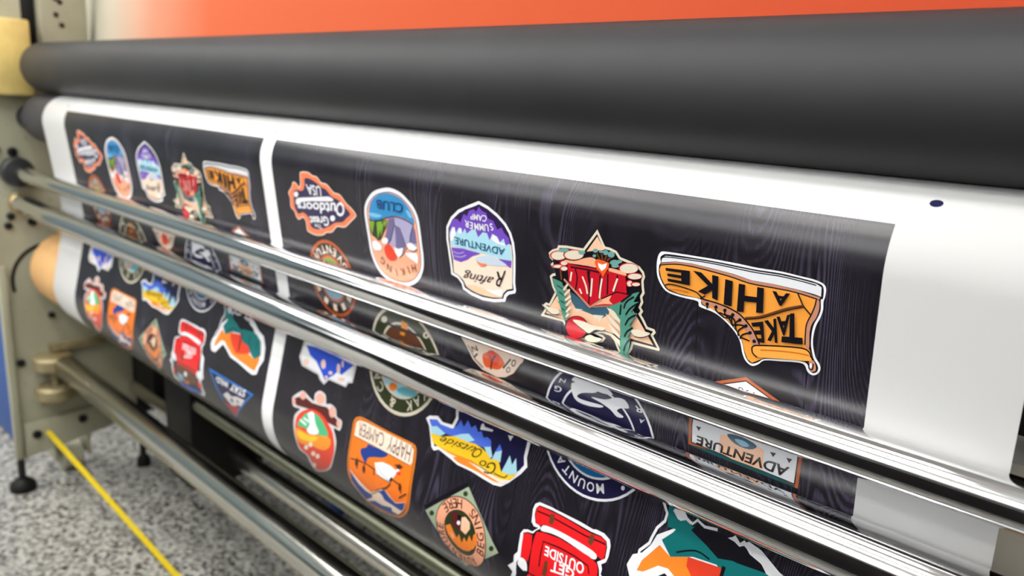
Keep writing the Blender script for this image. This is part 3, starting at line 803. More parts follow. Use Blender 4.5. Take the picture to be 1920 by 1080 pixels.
  ('f','black',1,[5346,1968,5464,1953,5586,1964,5723,1953,5705,1988,5616,2002,5540,2056,5478,2036,5416,2013]),
  ('f','cream',1,[5346,1959,5464,1943,5586,1955,5723,1944,5705,1979,5616,1993,5540,2047,5478,2027,5416,2003]),
  ('f','black',1,[5493,2107,5555,2069,5616,2076,5688,2072,5661,2108,5570,2140,5508,2138]),
  ('f','cream',1,[5493,2098,5555,2060,5616,2066,5688,2063,5661,2099,5570,2131,5509,2128]),
  ('f','black',1,[4961,1898,5065,1904,5166,1908,5172,1949,5079,1968,5014,1932]),
  ('f','cream',1,[4961,1889,5065,1895,5166,1898,5172,1939,5080,1958,5014,1923]),
  ('f','black',1,[6020,1908,6075,1882,6143,1881,6221,1881,6185,1915,6117,1945,6049,1946]),
  ('f','cream',1,[6020,1900,6075,1873,6143,1872,6221,1873,6184,1907,6117,1936,6048,1937]),
 ]),
 ('hiking_boot_print', [
  ('f','white',1,[6257,1184,6280,1137,6334,1118,6584,1108,6796,1102,7000,1101,7161,1104,7338,1097,7498,1104,7613,1112,7681,1141,7688,1213,7678,1263,7681,1321,7667,1390,7644,1450,7631,1519,7630,1597,7644,1660,7662,1711,7695,1753,7705,1795,7685,1838,7649,1857,7611,1840,7582,1791,7525,1787,7395,1815,7266,1844,7217,1891,7166,1921,7111,1897,7077,1840,7056,1762,7033,1714,6987,1660,6923,1610,6859,1572,6795,1548,6719,1538,6667,1526,6652,1487,6534,1486,6427,1481,6345,1462,6288,1406,6256,1338,6249,1253]),
  ('f','black',1,[6284,1179,6308,1151,6361,1135,6584,1125,6797,1119,7001,1120,7162,1120,7339,1112,7500,1118,7614,1128,7667,1152,7673,1238,7658,1252,7665,1325,7650,1388,7625,1454,7615,1528,7617,1612,7631,1675,7646,1722,7678,1763,7688,1794,7676,1826,7648,1838,7623,1819,7599,1775,7524,1771,7393,1799,7265,1831,7221,1869,7165,1902,7121,1882,7091,1824,7071,1752,7044,1699,6986,1639,6921,1587,6858,1548,6794,1527,6692,1508,6677,1463,6534,1468,6427,1463,6355,1447,6308,1395,6275,1328,6273,1254,6289,1221]),
  ('f','offwhite',0,[6294,1220,6302,1176,6335,1154,6585,1137,6798,1130,7002,1132,7163,1132,7340,1124,7501,1130,7615,1138,7655,1157,7658,1228,7602,1219,7465,1210,7303,1206,7112,1212,6958,1191,6776,1181,6587,1175,6430,1186]),
  ('s','black',9,0,1,[6295,1186,6342,1163,6585,1147,6798,1140,7003,1143,7164,1143,7341,1135,7502,1141,7616,1150]),
  ('f','tan',0,[6290,1229,6430,1189,6587,1178,6776,1183,6958,1194,7112,1214,7303,1208,7465,1213,7652,1234,7648,1252,7467,1232,7294,1232,7102,1238,6948,1218,6765,1205,6588,1199,6431,1207,6297,1241]),
  ('f','boot_orange',0,[6297,1241,6431,1211,6588,1202,6765,1209,6948,1222,7102,1242,7294,1238,7468,1237,7626,1253,7619,1314,7598,1384,7573,1456,7569,1524,7573,1623,7610,1658,7630,1698,7629,1746,7458,1778,7270,1817,7226,1850,7164,1894,7125,1875,7093,1812,7074,1745,7043,1681,6972,1616,6895,1563,6819,1527,6781,1524,6698,1501,6686,1455,6651,1457,6573,1460,6467,1458,6372,1441,6336,1414,6298,1354,6279,1284]),
  ('s','black',10,0,1,[6294,1242,6431,1209,6588,1200,6765,1207,6948,1220,7102,1240,7294,1236,7467,1235,7631,1253]),
  ('f','tan',1,[7631,1258,7649,1266,7653,1328,7637,1397,7608,1459,7600,1538,7607,1646,7578,1633,7574,1522,7578,1455,7603,1383,7623,1313]),
  ('s','black',10,0,1,[7626,1259,7619,1314,7598,1384,7573,1456,7569,1524,7574,1629]),
  ('f','tan',0,[6695,1456,6816,1465,6927,1481,7026,1511,7100,1563,7163,1629,7216,1721,7160,1746,7126,1686,7081,1627,7030,1580,6968,1548,6893,1522,6818,1509,6698,1501]),
  ('s','black',13,0,1,[6685,1431,6695,1456,6816,1462,6927,1478,7026,1508,7100,1561,7163,1627,7216,1721]),
  ('f','black',0,[6760,1487,6758,1496,6750,1504,6740,1506,6731,1502,6728,1494,6731,1484,6738,1477,6749,1475,6757,1478]),
  ('f','black',0,[6840,1495,6837,1505,6830,1512,6820,1514,6811,1511,6808,1502,6810,1493,6818,1485,6828,1483,6836,1487]),
  ('f','black',0,[6920,1504,6918,1513,6910,1521,6901,1523,6892,1519,6889,1511,6891,1501,6899,1494,6909,1492,6917,1495]),
  ('f','black',0,[6991,1526,6988,1536,6981,1543,6971,1545,6963,1542,6960,1533,6962,1524,6970,1516,6979,1514,6987,1518]),
  ('f','black',0,[7054,1555,7051,1564,7044,1571,7034,1574,7026,1570,7023,1562,7025,1552,7033,1545,7042,1543,7050,1546]),
  ('f','black',0,[7108,1592,7106,1601,7099,1608,7089,1611,7081,1607,7078,1599,7080,1590,7087,1582,7097,1580,7105,1583]),
  ('f','black',0,[7147,1639,7144,1649,7137,1656,7128,1659,7120,1655,7117,1647,7119,1637,7126,1630,7135,1628,7143,1631]),
  ('f','black',0,[7186,1701,7184,1711,7177,1718,7167,1720,7160,1717,7156,1709,7158,1699,7165,1692,7175,1689,7182,1693]),
  ('s','black',13,0,1,[6748,1495,6744,1527]),
  ('s','black',13,0,1,[6824,1499,6832,1530,6908,1572]),
  ('s','black',13,0,1,[6857,1536,6932,1554,6971,1604]),
  ('s','black',13,0,1,[6905,1507,6913,1541,6980,1543]),
  ('s','black',13,0,1,[6914,1570,6980,1554,7014,1617]),
  ('s','black',13,0,1,[6975,1530,6970,1581,6985,1625]),
  ('s','black',13,0,1,[7038,1558,7001,1597,7017,1652]),
  ('s','black',13,0,1,[6972,1616,7043,1598,7091,1596]),
  ('s','black',13,0,1,[7093,1595,7034,1648,7037,1695]),
  ('s','black',13,0,1,[7132,1643,7072,1674,7051,1715]),
  ('s','black',13,0,1,[7062,1700,7134,1711]),
  ('f','boot_light',1,[7162,1745,7217,1727,7385,1688,7557,1658,7614,1675,7629,1715,7626,1744,7458,1778,7270,1817,7207,1828,7170,1808]),
  ('s','black',12,0,1,[7207,1830,7170,1808,7159,1764,7177,1741,7217,1727,7385,1688,7557,1658,7614,1675,7631,1714]),
  ('s','dark_orange',10,0,1,[7231,1762,7344,1737,7507,1709,7614,1702]),
  ('f','tan',1,[7619,1752,7651,1732,7674,1776,7673,1812,7641,1825,7623,1802]),
  ('f','white',0,[7645,1775,7645,1784,7643,1792,7639,1797,7634,1798,7630,1796,7626,1789,7624,1781,7625,1772,7627,1764,7631,1759,7635,1758,7640,1761,7643,1767]),
  ('s','black',10,0,1,[7620,1763,7626,1807,7650,1805,7653,1759]),
  ('s','black',11,0,1,[6336,1414,6384,1392,6464,1388,6570,1396,6648,1409,6695,1441,6726,1420]),
  ('s','dark_orange',9,0,1,[6385,1437,6465,1424,6571,1422]),
  ('s','black',11,0,1,[7488,1233,7511,1273,7538,1322,7584,1366,7601,1381]),
  ('s','brown',24,0,1,[7086,1531,7211,1490,7320,1430,7425,1372,7537,1326]),
  ('s','black',8,0,1,[7087,1538,7212,1497,7321,1439,7426,1381,7539,1332]),
  ('t','black','H',3,0,[7224,1250,7016,1256,7231,1451,7013,1490]),
  ('t','black','I',3,0,[6964,1246,6899,1243,6965,1457,6896,1456]),
  ('t','black','K',3,0,[6838,1232,6607,1228,6841,1435,6637,1391]),
  ('t','black','E',3,0,[6579,1236,6346,1254,6582,1360,6369,1367]),
  ('t','black','A',3,0,[7433,1249,7293,1257,7407,1354,7321,1367]),
  ('t','black','T',3,0,[7526,1379,7396,1419,7563,1624,7395,1650]),
  ('t','black','A',3,0,[7447,1411,7342,1456,7445,1591,7377,1595]),
  ('t','black','K',3,0,[7341,1468,7245,1512,7367,1667,7272,1663]),
  ('t','black','E',3,0,[7239,1518,7140,1553,7263,1692,7213,1699]),
 ]),
 ('adventure_circle_print', [
  ('f','rust',0,[1714,2389,1707,2471,1688,2552,1656,2628,1613,2699,1559,2762,1496,2815,1426,2858,1349,2890,1269,2909,1187,2916,1104,2909,1024,2890,947,2858,877,2815,814,2762,760,2699,717,2628,686,2552,666,2471,660,2389,666,2307,686,2226,717,2150,760,2079,814,2016,877,1963,947,1920,1024,1888,1104,1869,1187,1862,1269,1869,1349,1888,1426,1920,1496,1963,1559,2016,1613,2079,1656,2150,1688,2226,1707,2307]),
  ('f','espresso',0,[1671,2389,1665,2465,1648,2539,1619,2609,1579,2674,1529,2732,1472,2781,1407,2821,1336,2850,1262,2868,1187,2874,1111,2868,1037,2850,967,2821,902,2781,844,2732,795,2674,755,2609,726,2539,708,2465,702,2389,708,2313,726,2239,755,2169,795,2104,844,2046,902,1997,967,1957,1037,1928,1111,1910,1187,1904,1262,1910,1336,1928,1407,1957,1472,1997,1529,2046,1579,2104,1619,2169,1648,2239,1665,2313]),
  ('f','rust',0,[1513,2389,1509,2440,1497,2490,1478,2537,1451,2581,1418,2620,1379,2653,1335,2680,1288,2700,1238,2712,1187,2716,1136,2712,1086,2700,1038,2680,995,2653,956,2620,922,2581,896,2537,876,2490,864,2440,860,2389,864,2338,876,2288,896,2241,922,2197,956,2158,995,2125,1038,2098,1086,2078,1136,2066,1187,2062,1238,2066,1288,2078,1335,2098,1379,2125,1418,2158,1451,2197,1478,2241,1497,2288,1509,2338]),
  ('f','pale_blue',0,[1476,2389,1473,2434,1462,2479,1445,2521,1421,2559,1392,2594,1357,2623,1318,2647,1276,2665,1232,2675,1187,2679,1141,2675,1097,2665,1055,2647,1016,2623,982,2594,952,2559,928,2521,911,2479,900,2434,897,2389,900,2344,911,2299,928,2257,952,2219,982,2184,1016,2155,1055,2131,1097,2113,1141,2103,1187,2099,1232,2103,1276,2113,1318,2131,1357,2155,1392,2184,1421,2219,1445,2257,1462,2299,1473,2344]),
  ('f','leaf_green',0,[919,2292,945,2238,982,2191,1028,2153,1080,2125,1137,2109,1197,2105,1256,2113,1311,2133,1362,2165,1405,2206,1438,2255,1460,2311]),
  ('p','cream_peach','ADVENTURE',1,115,[1649,2349,1625,2237,1574,2134,1500,2047,1407,1981,1300,1939,1187,1925,1073,1939,967,1981,873,2047,799,2134,749,2237,725,2349]),
  ('s','cream_peach',84,0,0,[1497,2568,1579,2616]),
  ('s','cream_peach',84,0,0,[1366,2699,1413,2781]),
  ('s','cream_peach',84,0,0,[1187,2747,1187,2842]),
  ('s','cream_peach',84,0,0,[1008,2699,960,2781]),
  ('s','cream_peach',84,0,0,[876,2568,794,2616]),
 ]),
 ('campfire_badge_print', [
  ('f','cream_peach',0,[3598,2472,3768,2653,3868,2798,4014,2882,4240,2908,4373,2867,4506,2777,4631,2621,4704,2483,4531,2278,4020,2227]),
  ('s','espresso',15,0,0,[3803,2643,3897,2779,4029,2856]),
  ('s','espresso',20,0,0,[4340,2770,4463,2629]),
  ('s','espresso',20,0,0,[4505,2787,4625,2633]),
  ('f','flame',1,[4026,2712,4111,2642,4232,2614,4321,2649,4362,2718,4273,2805,4153,2825,4058,2827]),
  ('f','tomato',1,[4111,2642,4194,2604,4257,2637,4292,2698,4235,2776,4170,2764,4119,2727]),
  ('s','black',20,0,1,[4152,2841,4179,2730,4230,2655]),
  ('s','black',15,0,0,[4179,2730,4149,2678]),
  ('t','espresso','O',1,0,[4551,2614,4488,2622,4522,2707,4459,2705]),
  ('t','espresso','O',1,0,[4464,2724,4407,2731,4441,2796,4377,2805]),
  ('t','espresso','N',1,0,[3938,2612,3852,2646,3968,2666,3875,2713]),
  ('t','espresso','I',1,0,[3965,2708,3937,2706,3912,2765,3885,2762]),
 ]),
 ('adventure_house_print', [
  ('f','copper',0,[7122,2033,7633,2244,7631,2601,7622,2862,6623,2833,6618,2647,6652,2243]),
  ('f','espresso',0,[7122,2062,7607,2262,7605,2600,7597,2835,6648,2808,6644,2647,6676,2260]),
  ('f','offwhite',0,[7122,2072,7597,2268,7595,2600,7587,2825,6658,2798,6654,2648,6686,2267]),
  ('t','slate','190',0,0,[7203,2144,7059,2133,7194,2200,7056,2184]),
  ('f','peach',0,[6926,2629,7121,2578,7318,2628,7323,2807,7150,2834,6914,2798]),
  ('f','slate',1,[6987,2600,7121,2578,7254,2611,7193,2669,7059,2664]),
  ('f','pale_blue',1,[7056,2623,7136,2608,7191,2636,7126,2663]),
  ('f','dark_teal',0,[6656,2831,6844,2811,7013,2817,7229,2816,7412,2826,7594,2839,7600,2860,6649,2841]),
  ('f','espresso',0,[6691,2628,6741,2624,6719,2669]),
  ('f','espresso',0,[7509,2622,7557,2617,7534,2660]),
  ('f','espresso',0,[7371,2622,7421,2616,7399,2659]),
  ('t','espresso','ADVENTURE',2,0,[7545,2696,6706,2714,7517,2799,6701,2799]),
 ]),
 ('blue_mountain_print', [
  ('f','pearl',0,[506,3326,467,3470,428,3702,521,3801,944,3817,1004,3872,1119,3910,1210,3813,1602,3804,1638,3736,1725,3711,1745,3477,1692,3367,1068,3307]),
  ('f','white',0,[503,3449,471,3685,555,3773,956,3789,1040,3856,1109,3877,1184,3796,1576,3783,1605,3723,1690,3692,1702,3489,1089,3373]),
  ('f','cobalt',0,[552,3498,767,3467,1239,3463,1681,3483,1464,3676,1377,3648,1285,3733,1119,3845,1010,3762,848,3651,674,3606]),
  ('f','pale_pink',0,[1080,3630,1083,3659,1075,3685,1056,3704,1031,3711,1004,3705,981,3687,966,3661,963,3632,972,3605,991,3587,1016,3580,1043,3586,1065,3604]),
  ('f','pale_pink',0,[1415,3603,1421,3632,1417,3659,1405,3676,1387,3681,1367,3672,1349,3652,1336,3625,1330,3595,1334,3568,1346,3551,1364,3546,1384,3555,1402,3575]),
  ('f','pale_pink',0,[1470,3518,1474,3539,1473,3558,1466,3570,1455,3573,1441,3567,1429,3552,1420,3532,1416,3510,1418,3491,1425,3479,1436,3476,1449,3483,1461,3498]),
  ('f','pale_pink',0,[1265,3703,1264,3714,1254,3726,1237,3736,1216,3742,1196,3742,1181,3738,1173,3729,1174,3717,1184,3705,1201,3695,1222,3690,1242,3689,1257,3694]),
  ('f','pale_pink',0,[1177,3787,1177,3797,1170,3807,1158,3815,1143,3819,1128,3819,1116,3814,1110,3806,1110,3795,1117,3785,1129,3777,1144,3773,1159,3773,1171,3778]),
  ('f','pale_pink',0,[686,3707,685,3728,671,3749,646,3765,615,3774,584,3773,559,3762,546,3744,547,3723,561,3702,586,3686,617,3678,648,3679,672,3689]),
  ('f','pale_pink',0,[1563,3712,1558,3726,1539,3741,1509,3755,1473,3766,1439,3770,1414,3767,1402,3758,1406,3744,1426,3728,1457,3714,1492,3704,1526,3700,1551,3703]),
 ]),
 ('kayak_badge_print', [
  ('f','cream',0,[3332,3150,3324,3258,3299,3364,3257,3464,3200,3556,3130,3639,3048,3709,2955,3766,2855,3807,2750,3832,2642,3841,2533,3832,2428,3807,2328,3766,2236,3709,2153,3639,2083,3556,2026,3464,1985,3364,1959,3258,1951,3150,1959,3042,1985,2937,2026,2836,2083,2744,2153,2662,2236,2591,2328,2535,2428,2493,2533,2468,2642,2459,2750,2468,2855,2493,2955,2535,3048,2591,3130,2662,3200,2744,3257,2836,3299,2937,3324,3042]),
  ('f','dark_olive',0,[3291,3150,3283,3252,3259,3351,3220,3445,3167,3532,3101,3609,3023,3675,2936,3729,2842,3768,2743,3791,2642,3799,2540,3791,2441,3768,2347,3729,2260,3675,2182,3609,2116,3532,2063,3445,2024,3351,2000,3252,1992,3150,2000,3048,2024,2949,2063,2855,2116,2768,2182,2691,2260,2625,2347,2571,2441,2532,2540,2509,2642,2501,2743,2509,2842,2532,2936,2571,3023,2625,3101,2691,3167,2768,3220,2855,3259,2949,3283,3048]),
  ('f','cream',0,[3125,3150,3119,3226,3101,3300,3072,3370,3033,3434,2984,3492,2926,3541,2861,3581,2791,3610,2717,3628,2642,3634,2566,3628,2492,3610,2422,3581,2357,3541,2300,3492,2250,3434,2211,3370,2182,3300,2164,3226,2158,3150,2164,3074,2182,3001,2211,2931,2250,2866,2300,2808,2357,2759,2422,2719,2492,2690,2566,2672,2642,2666,2717,2672,2791,2690,2861,2719,2926,2759,2984,2808,3033,2866,3072,2931,3101,3001,3119,3074]),
  ('f','ice_blue',0,[3098,3150,3092,3221,3075,3291,3048,3357,3010,3418,2964,3472,2910,3519,2849,3556,2782,3584,2713,3600,2642,3606,2570,3600,2501,3584,2435,3556,2374,3519,2319,3472,2273,3418,2235,3357,2208,3291,2191,3221,2186,3150,2191,3079,2208,3009,2235,2943,2273,2882,2319,2828,2374,2781,2435,2744,2501,2716,2570,2700,2642,2694,2713,2700,2782,2716,2849,2744,2910,2781,2964,2828,3010,2882,3048,2943,3075,3009,3092,3079]),
  ('f','brown',0,[2189,3134,2203,3041,2235,2952,2285,2871,2351,2803,2429,2751,2517,2715,2610,2699,2705,2702,2796,2725,2881,2766,2956,2825,3017,2897,3061,2981,3087,3072]),
  ('f','amber',0,[2619,2637,2742,2647,2731,2733,2670,2754,2607,2731]),
  ('f','amber',0,[2573,2796,2675,2781,2660,2830,2576,2835]),
  ('s','espresso',30,0,0,[2348,2749,2947,2756]),
  ('f','orange',0,[2609,3504,2609,3528,2593,3552,2565,3571,2530,3582,2496,3581,2469,3569,2455,3549,2455,3524,2472,3500,2500,3481,2534,3471,2568,3472,2595,3483]),
  ('f','water_teal',1,[2612,3540,2782,3448,2999,3478,2894,3552,2688,3572]),
  ('p','cream','KAYAK & CANOE',1,124,[3141,3080,3139,3232,3092,3376,3004,3500,2883,3593,2741,3645,2589,3652,2442,3613,2313,3533,2214,3417,2154,3278,2138,3127,2168,2978]),
  ('f','cream',0,[2340,2688,2331,2709,2311,2729,2284,2744,2256,2751,2232,2749,2216,2737,2213,2719,2222,2697,2242,2677,2269,2662,2297,2656,2321,2658,2337,2670]),
  ('f','cream',0,[3135,2697,3127,2718,3110,2737,3086,2752,3061,2759,3039,2756,3025,2744,3022,2726,3030,2705,3047,2685,3071,2670,3096,2664,3118,2667,3131,2679]),
  ('f','dark_olive',0,[3102,2707,3099,2717,3092,2725,3082,2732,3071,2735,3061,2733,3056,2728,3054,2720,3058,2710,3065,2701,3075,2695,3086,2692,3095,2694,3101,2699]),
 ]),
 ('go_outside_print', [
  ('f','white',0,[3220,3709,3268,3663,3407,3623,3509,3667,3663,3647,3700,3550,3679,3477,3690,3194,4232,2983,4791,3099,4837,3312,4832,3469,4827,3627,4858,3717,4794,3814,4661,3957,4560,4043,4451,4066,4292,4059,4099,4044,3865,4051,3744,4025,3529,3990,3451,4028,3406,4003,3329,3844,3293,3773]),
  ('f','ink_navy',0,[3282,3708,3290,3700,3404,3668,3503,3710,3694,3685,3744,3552,3721,3472,3731,3224,4235,3026,4756,3134,4795,3316,4790,3468,4785,3633,4811,3711,4761,3788,4632,3927,4541,4004,4447,4024,4294,4018,4100,4002,3869,4009,3752,3984,3523,3947,3452,3981,3438,3972,3366,3825,3327,3747]),
  ('f','white',0,[4103,3556,4106,3497,4133,3473,4163,3507,4292,3498,4285,3522]),
  ('f','white',0,[4512,3486,4589,3469,4559,3535]),
  ('f','peri_blue',0,[3282,3710,3391,3671,3489,3699,3675,3688,3712,3666,3753,3612,3784,3548,3851,3610,3894,3517,3968,3581,4022,3534,4080,3593,4126,3568,4177,3628,4229,3601,4292,3617,4313,3691,4199,3731,4093,3734,3961,3750,3712,3766,3585,3778,3426,3740,3327,3762]),
  ('f','ice_blue',0,[3319,3775,3426,3740,3585,3778,3513,3833,3353,3848]),
  ('f','ice_blue',0,[3712,3766,3835,3699,3948,3657,4056,3700,3961,3752]),
  ('f','ice_blue',0,[4210,3723,4305,3685,4357,3777,4328,3815]),
  ('f','ice_blue',0,[4361,3794,4393,3697,4474,3668,4486,3801,4343,3820]),
  ('f','ice_blue',0,[4525,3896,4597,3681,4651,3765,4689,3677,4741,3834,4640,3881]),
  ('f','peri_blue',0,[4380,3721,4427,3614,4478,3667]),
  ('f','yellow',0,[3349,3847,3514,3835,3738,3757,3961,3750,4078,3730,4176,3744,4261,3763,4340,3811,4457,3790,4522,3887,4629,3885,4740,3839,4666,3928,4539,3971,4341,3954,4067,3929,3793,3948,3521,3962,3410,3940]),
  ('f','cream_peach',0,[3436,3977,3521,3962,3793,3948,4069,3938,4344,3963,4539,3971,4666,3928,4564,4013,4456,4040,4310,4029,4093,4022,3872,4024,3752,4002,3536,3962]),
  ('f','orange',1,[3791,3988,3935,3952,4147,3973,4300,3994,4524,4008,4426,4026,4226,4016,4037,4018,3856,4020]),
  ('f','orange',1,[3535,3958,3793,3948,4068,3933,4208,3951,4019,3956,3771,3970]),
  ('t','dark_olive','G',0,0.1,[4437,3810,4316,3863,4446,3958,4281,3996]),
  ('t','dark_olive','o',0,0.1,[4299,3850,4193,3875,4299,3922,4191,3937]),
  ('s','dark_olive',13,0,1,[4429,3941,4531,3941,4591,3929,4619,3894]),
  ('t','dark_olive','O',0,0.2,[4211,3751,4088,3765,4172,3871,4042,3889]),
  ('t','dark_olive','utside',0,0.2,[4074,3765,3489,3826,4046,3858,3544,3914]),
 ]),
 ('mountain_eagle_print', [
  ('f','white',0,[6287,3067,6281,3155,6264,3242,6235,3326,6196,3405,6147,3479,6089,3545,6022,3604,5949,3653,5869,3692,5785,3721,5698,3738,5610,3744,5522,3738,5435,3721,5351,3692,5272,3653,5198,3604,5131,3545,5073,3479,5024,3405,4985,3326,4956,3242,4939,3155,4933,3067,4939,2978,4956,2892,4985,2808,5024,2728,5073,2655,5131,2588,5198,2530,5272,2481,5351,2441,5435,2413,5522,2396,5610,2390,5698,2396,5785,2413,5869,2441,5949,2481,6022,2530,6089,2588,6147,2655,6196,2728,6235,2808,6264,2892,6281,2978]),
  ('f','ink_navy',0,[6263,3067,6257,3152,6241,3236,6213,3317,6176,3393,6128,3464,6072,3528,6008,3585,5937,3632,5860,3670,5779,3697,5695,3714,5610,3720,5525,3714,5441,3697,5360,3670,5284,3632,5213,3585,5148,3528,5092,3464,5045,3393,5007,3317,4979,3236,4963,3152,4957,3067,4963,2982,4979,2898,5007,2817,5045,2740,5092,2669,5148,2605,5213,2549,5284,2501,5360,2464,5441,2436,5525,2419,5610,2414,5695,2419,5779,2436,5860,2464,5937,2501,6008,2549,6072,2605,6128,2669,6176,2740,6213,2817,6241,2898,6257,2982]),
  ('f','white',0,[6084,3067,6080,3129,6068,3189,6048,3248,6020,3304,5986,3355,5945,3402,5899,3443,5847,3477,5791,3505,5733,3524,5672,3537,5610,3541,5548,3537,5487,3524,5429,3505,5373,3477,5322,3443,5275,3402,5234,3355,5200,3304,5172,3248,5152,3189,5140,3129,5136,3067,5140,3005,5152,2944,5172,2885,5200,2830,5234,2778,5275,2732,5322,2691,5373,2656,5429,2629,5487,2609,5548,2597,5610,2593,5672,2597,5733,2609,5791,2629,5847,2656,5899,2691,5945,2732,5986,2778,6020,2830,6048,2885,6068,2944,6080,3005]),
  ('f','ink_navy',0,[6062,3067,6058,3126,6047,3184,6028,3240,6001,3293,5969,3342,5930,3386,5885,3425,5836,3458,5783,3484,5727,3503,5669,3515,5610,3519,5551,3515,5493,3503,5437,3484,5384,3458,5335,3425,5291,3386,5252,3342,5219,3293,5193,3240,5174,3184,5162,3126,5158,3067,5162,3008,5174,2950,5193,2894,5219,2841,5252,2792,5291,2747,5335,2708,5384,2675,5437,2649,5493,2630,5551,2619,5610,2615,5669,2619,5727,2630,5783,2649,5836,2675,5885,2708,5930,2747,5969,2792,6001,2841,6028,2894,6047,2950,6058,3008]),
  ('f','ocean_blue',0,[6062,3067,6055,3145,6035,3221,6001,3293,5956,3357,5900,3413,5836,3458,5765,3491,5689,3512,5610,3519,5532,3512,5455,3491,5384,3458,5320,3413,5264,3357,5219,3293,5185,3221,5165,3145,5158,3067]),
  ('f','white',1,[5297,2647,5482,2619,5612,2627,5580,2666,5431,2714,5364,2772,5447,2788,5676,2770,5644,2803,5464,2834,5329,2805]),
  ('f','white',1,[5539,2722,5708,2696,5833,2634,5940,2627,5986,2695,5895,2725,5849,2769,5927,2806,5850,2832,5771,2781,5660,2747]),
  ('f','white',1,[5298,2618,5433,2534,5628,2531,5802,2616,5596,2640]),
  ('t','white','G',1,0,[5175,2729,5078,2744,5156,2802,5064,2809]),
  ('t','white','N',1,0,[5229,2631,5151,2641,5211,2674,5133,2690]),
  ('t','white','R',1,0,[6126,2627,6053,2645,6135,2692,6046,2709]),
  ('t','white','A',1,0,[6165,2750,6107,2764,6151,2796,6093,2803]),
  ('p','white','MOUNTAIN',1,94,[5817,3531,5753,3554,5687,3569,5619,3574,5551,3571,5484,3559,5420,3538,5359,3508,5302,3470,5251,3426,5206,3375,5169,3318,5139,3257]),
  ('f','white',0,[6049,3485,6049,3495,6046,3505,6039,3512,6030,3515,6021,3514,6014,3509,6009,3500,6009,3490,6013,3481,6019,3473,6028,3470,6037,3471,6044,3477]),
 ]),
 ('roaring_bear_print', [
  ('f','white',0,[6566,3469,6636,3633,6478,3762,6438,3879,6368,3983,6279,4040,6241,4155,6296,4247,6422,4253,6531,4155,6631,4060,6763,4112,6933,4201,7177,4220,7489,4268,7656,4287,7769,4249,7799,4136,7898,3993,7882,3804,7780,3652,7606,3597,7427,3492,7312,3466,7242,3515,7180,3480,7071,3545,6905,3549,6789,3559,6694,3457]),
  ('f','orange',0,[6524,3841,6650,3896,6830,3818,6827,3904,6934,4013,7066,4098,7429,4003,7636,4047,7776,3952,7778,4049,7702,4217,7568,4216,7161,4177,6949,4149,6783,4073,6655,4007,6555,4024,6419,4145,6353,4162,6384,4049]),
  ('f','deep_teal',0,[6673,3591,6884,3585,7047,3665,7210,3659,7430,3639,7603,3679,7735,3744,7796,3947,7637,4050,7528,4010,7397,3912,7190,3881,7085,3773,6859,3803,6650,3896,6533,3787,6624,3679]),
  ('f','black',0,[6909,3562,7078,3565,7236,3545,7308,3520,7421,3567,7506,3654,7251,3682,7054,3666]),
  ('f','deep_teal',0,[6538,3543,6532,3459,6560,3432,6608,3499,6668,3552,6721,3522,6796,3553,6867,3507,6828,3616,6563,3651]),
  ('f','black',0,[6787,3587,6835,3509,6922,3530,7045,3504,7190,3519,7241,3541,7281,3516,7356,3578,7342,3643,7081,3717,6953,3653]),
  ('f','tomato',0,[6814,3822,7121,3781,7205,3877,7392,3897,7495,3989,7256,4068,7067,4101,6928,4015,6820,3906]),
  ('s','black',32,0,1,[7152,3757,7144,3893,7141,4045]),
  ('s','black',15,0,1,[6697,3833,6871,3740,7012,3757]),
  ('s','black',15,0,1,[7427,3722,7400,3828,7496,3919]),
  ('s','black',14,0,0,[7629,3754,7642,3882]),
  ('s','white',26,0,0,[6459,3433,6531,3538,6526,3611,6465,3700,6436,3800,6421,3868,6341,3971,6341,4044,6307,4103,6341,4174,6397,4192]),
  ('s','white',26,0,0,[6590,3479,6652,3535,6711,3498,6789,3528,6827,3478,6904,3507,7024,3483]),
  ('s','white',26,0,0,[7179,3472,7239,3520,7270,3482,7350,3552,7446,3581,7577,3643]),
 ]),
 ('footprint_print', [
  ('f','pearl',1,[440,4308,490,4246,596,4169,685,4130,860,4176,967,4187,955,4096,1053,4016,1198,4033,1250,4143,1343,4114,1478,4141,1530,4236,1660,4256,1648,4387,1511,4398,1615,4541,1616,4716,1490,4981,1234,5159,927,5296,884,5039,705,5003,628,4833,576,4634,577,4507,679,4392,506,4406]),
  ('f','maroon',0,[470,4299,705,4189,922,4226,1114,4205,1279,4179,1424,4233,1607,4285,1612,4365,1383,4371,1150,4315,931,4323,570,4373]),
  ('f','toe_pink',0,[760,4175,760,4199,747,4223,721,4242,690,4252,658,4250,632,4238,617,4218,617,4193,631,4169,656,4150,688,4141,720,4142,745,4155]),
  ('f','toe_pink',0,[1197,4084,1197,4118,1178,4152,1143,4179,1099,4192,1054,4190,1018,4173,997,4144,997,4109,1017,4075,1052,4048,1097,4035,1141,4037,1177,4055]),
  ('f','toe_pink',0,[1484,4184,1487,4218,1476,4249,1453,4271,1422,4281,1390,4276,1363,4257,1346,4228,1343,4194,1354,4163,1377,4140,1408,4131,1440,4136,1467,4155]),
  ('f','toe_pink',0,[1642,4291,1644,4314,1637,4335,1623,4350,1603,4357,1582,4353,1564,4340,1552,4320,1550,4298,1557,4276,1572,4261,1592,4255,1613,4258,1631,4271]),
  ('f','toe_pink',0,[534,4319,537,4341,532,4361,519,4375,502,4380,483,4376,467,4362,456,4343,453,4321,458,4301,471,4287,488,4282,507,4286,523,4300]),
  ('f','tomato',1,[629,4670,646,4501,808,4364,1013,4300,1238,4317,1429,4406,1548,4515,1599,4709,1469,4967,1205,5156,994,5226,938,5020,737,4965,658,4823]),
  ('f','mint_green',1,[682,4626,759,4491,869,4384,1070,4340,1275,4406,1430,4542,1196,4596,841,4612]),
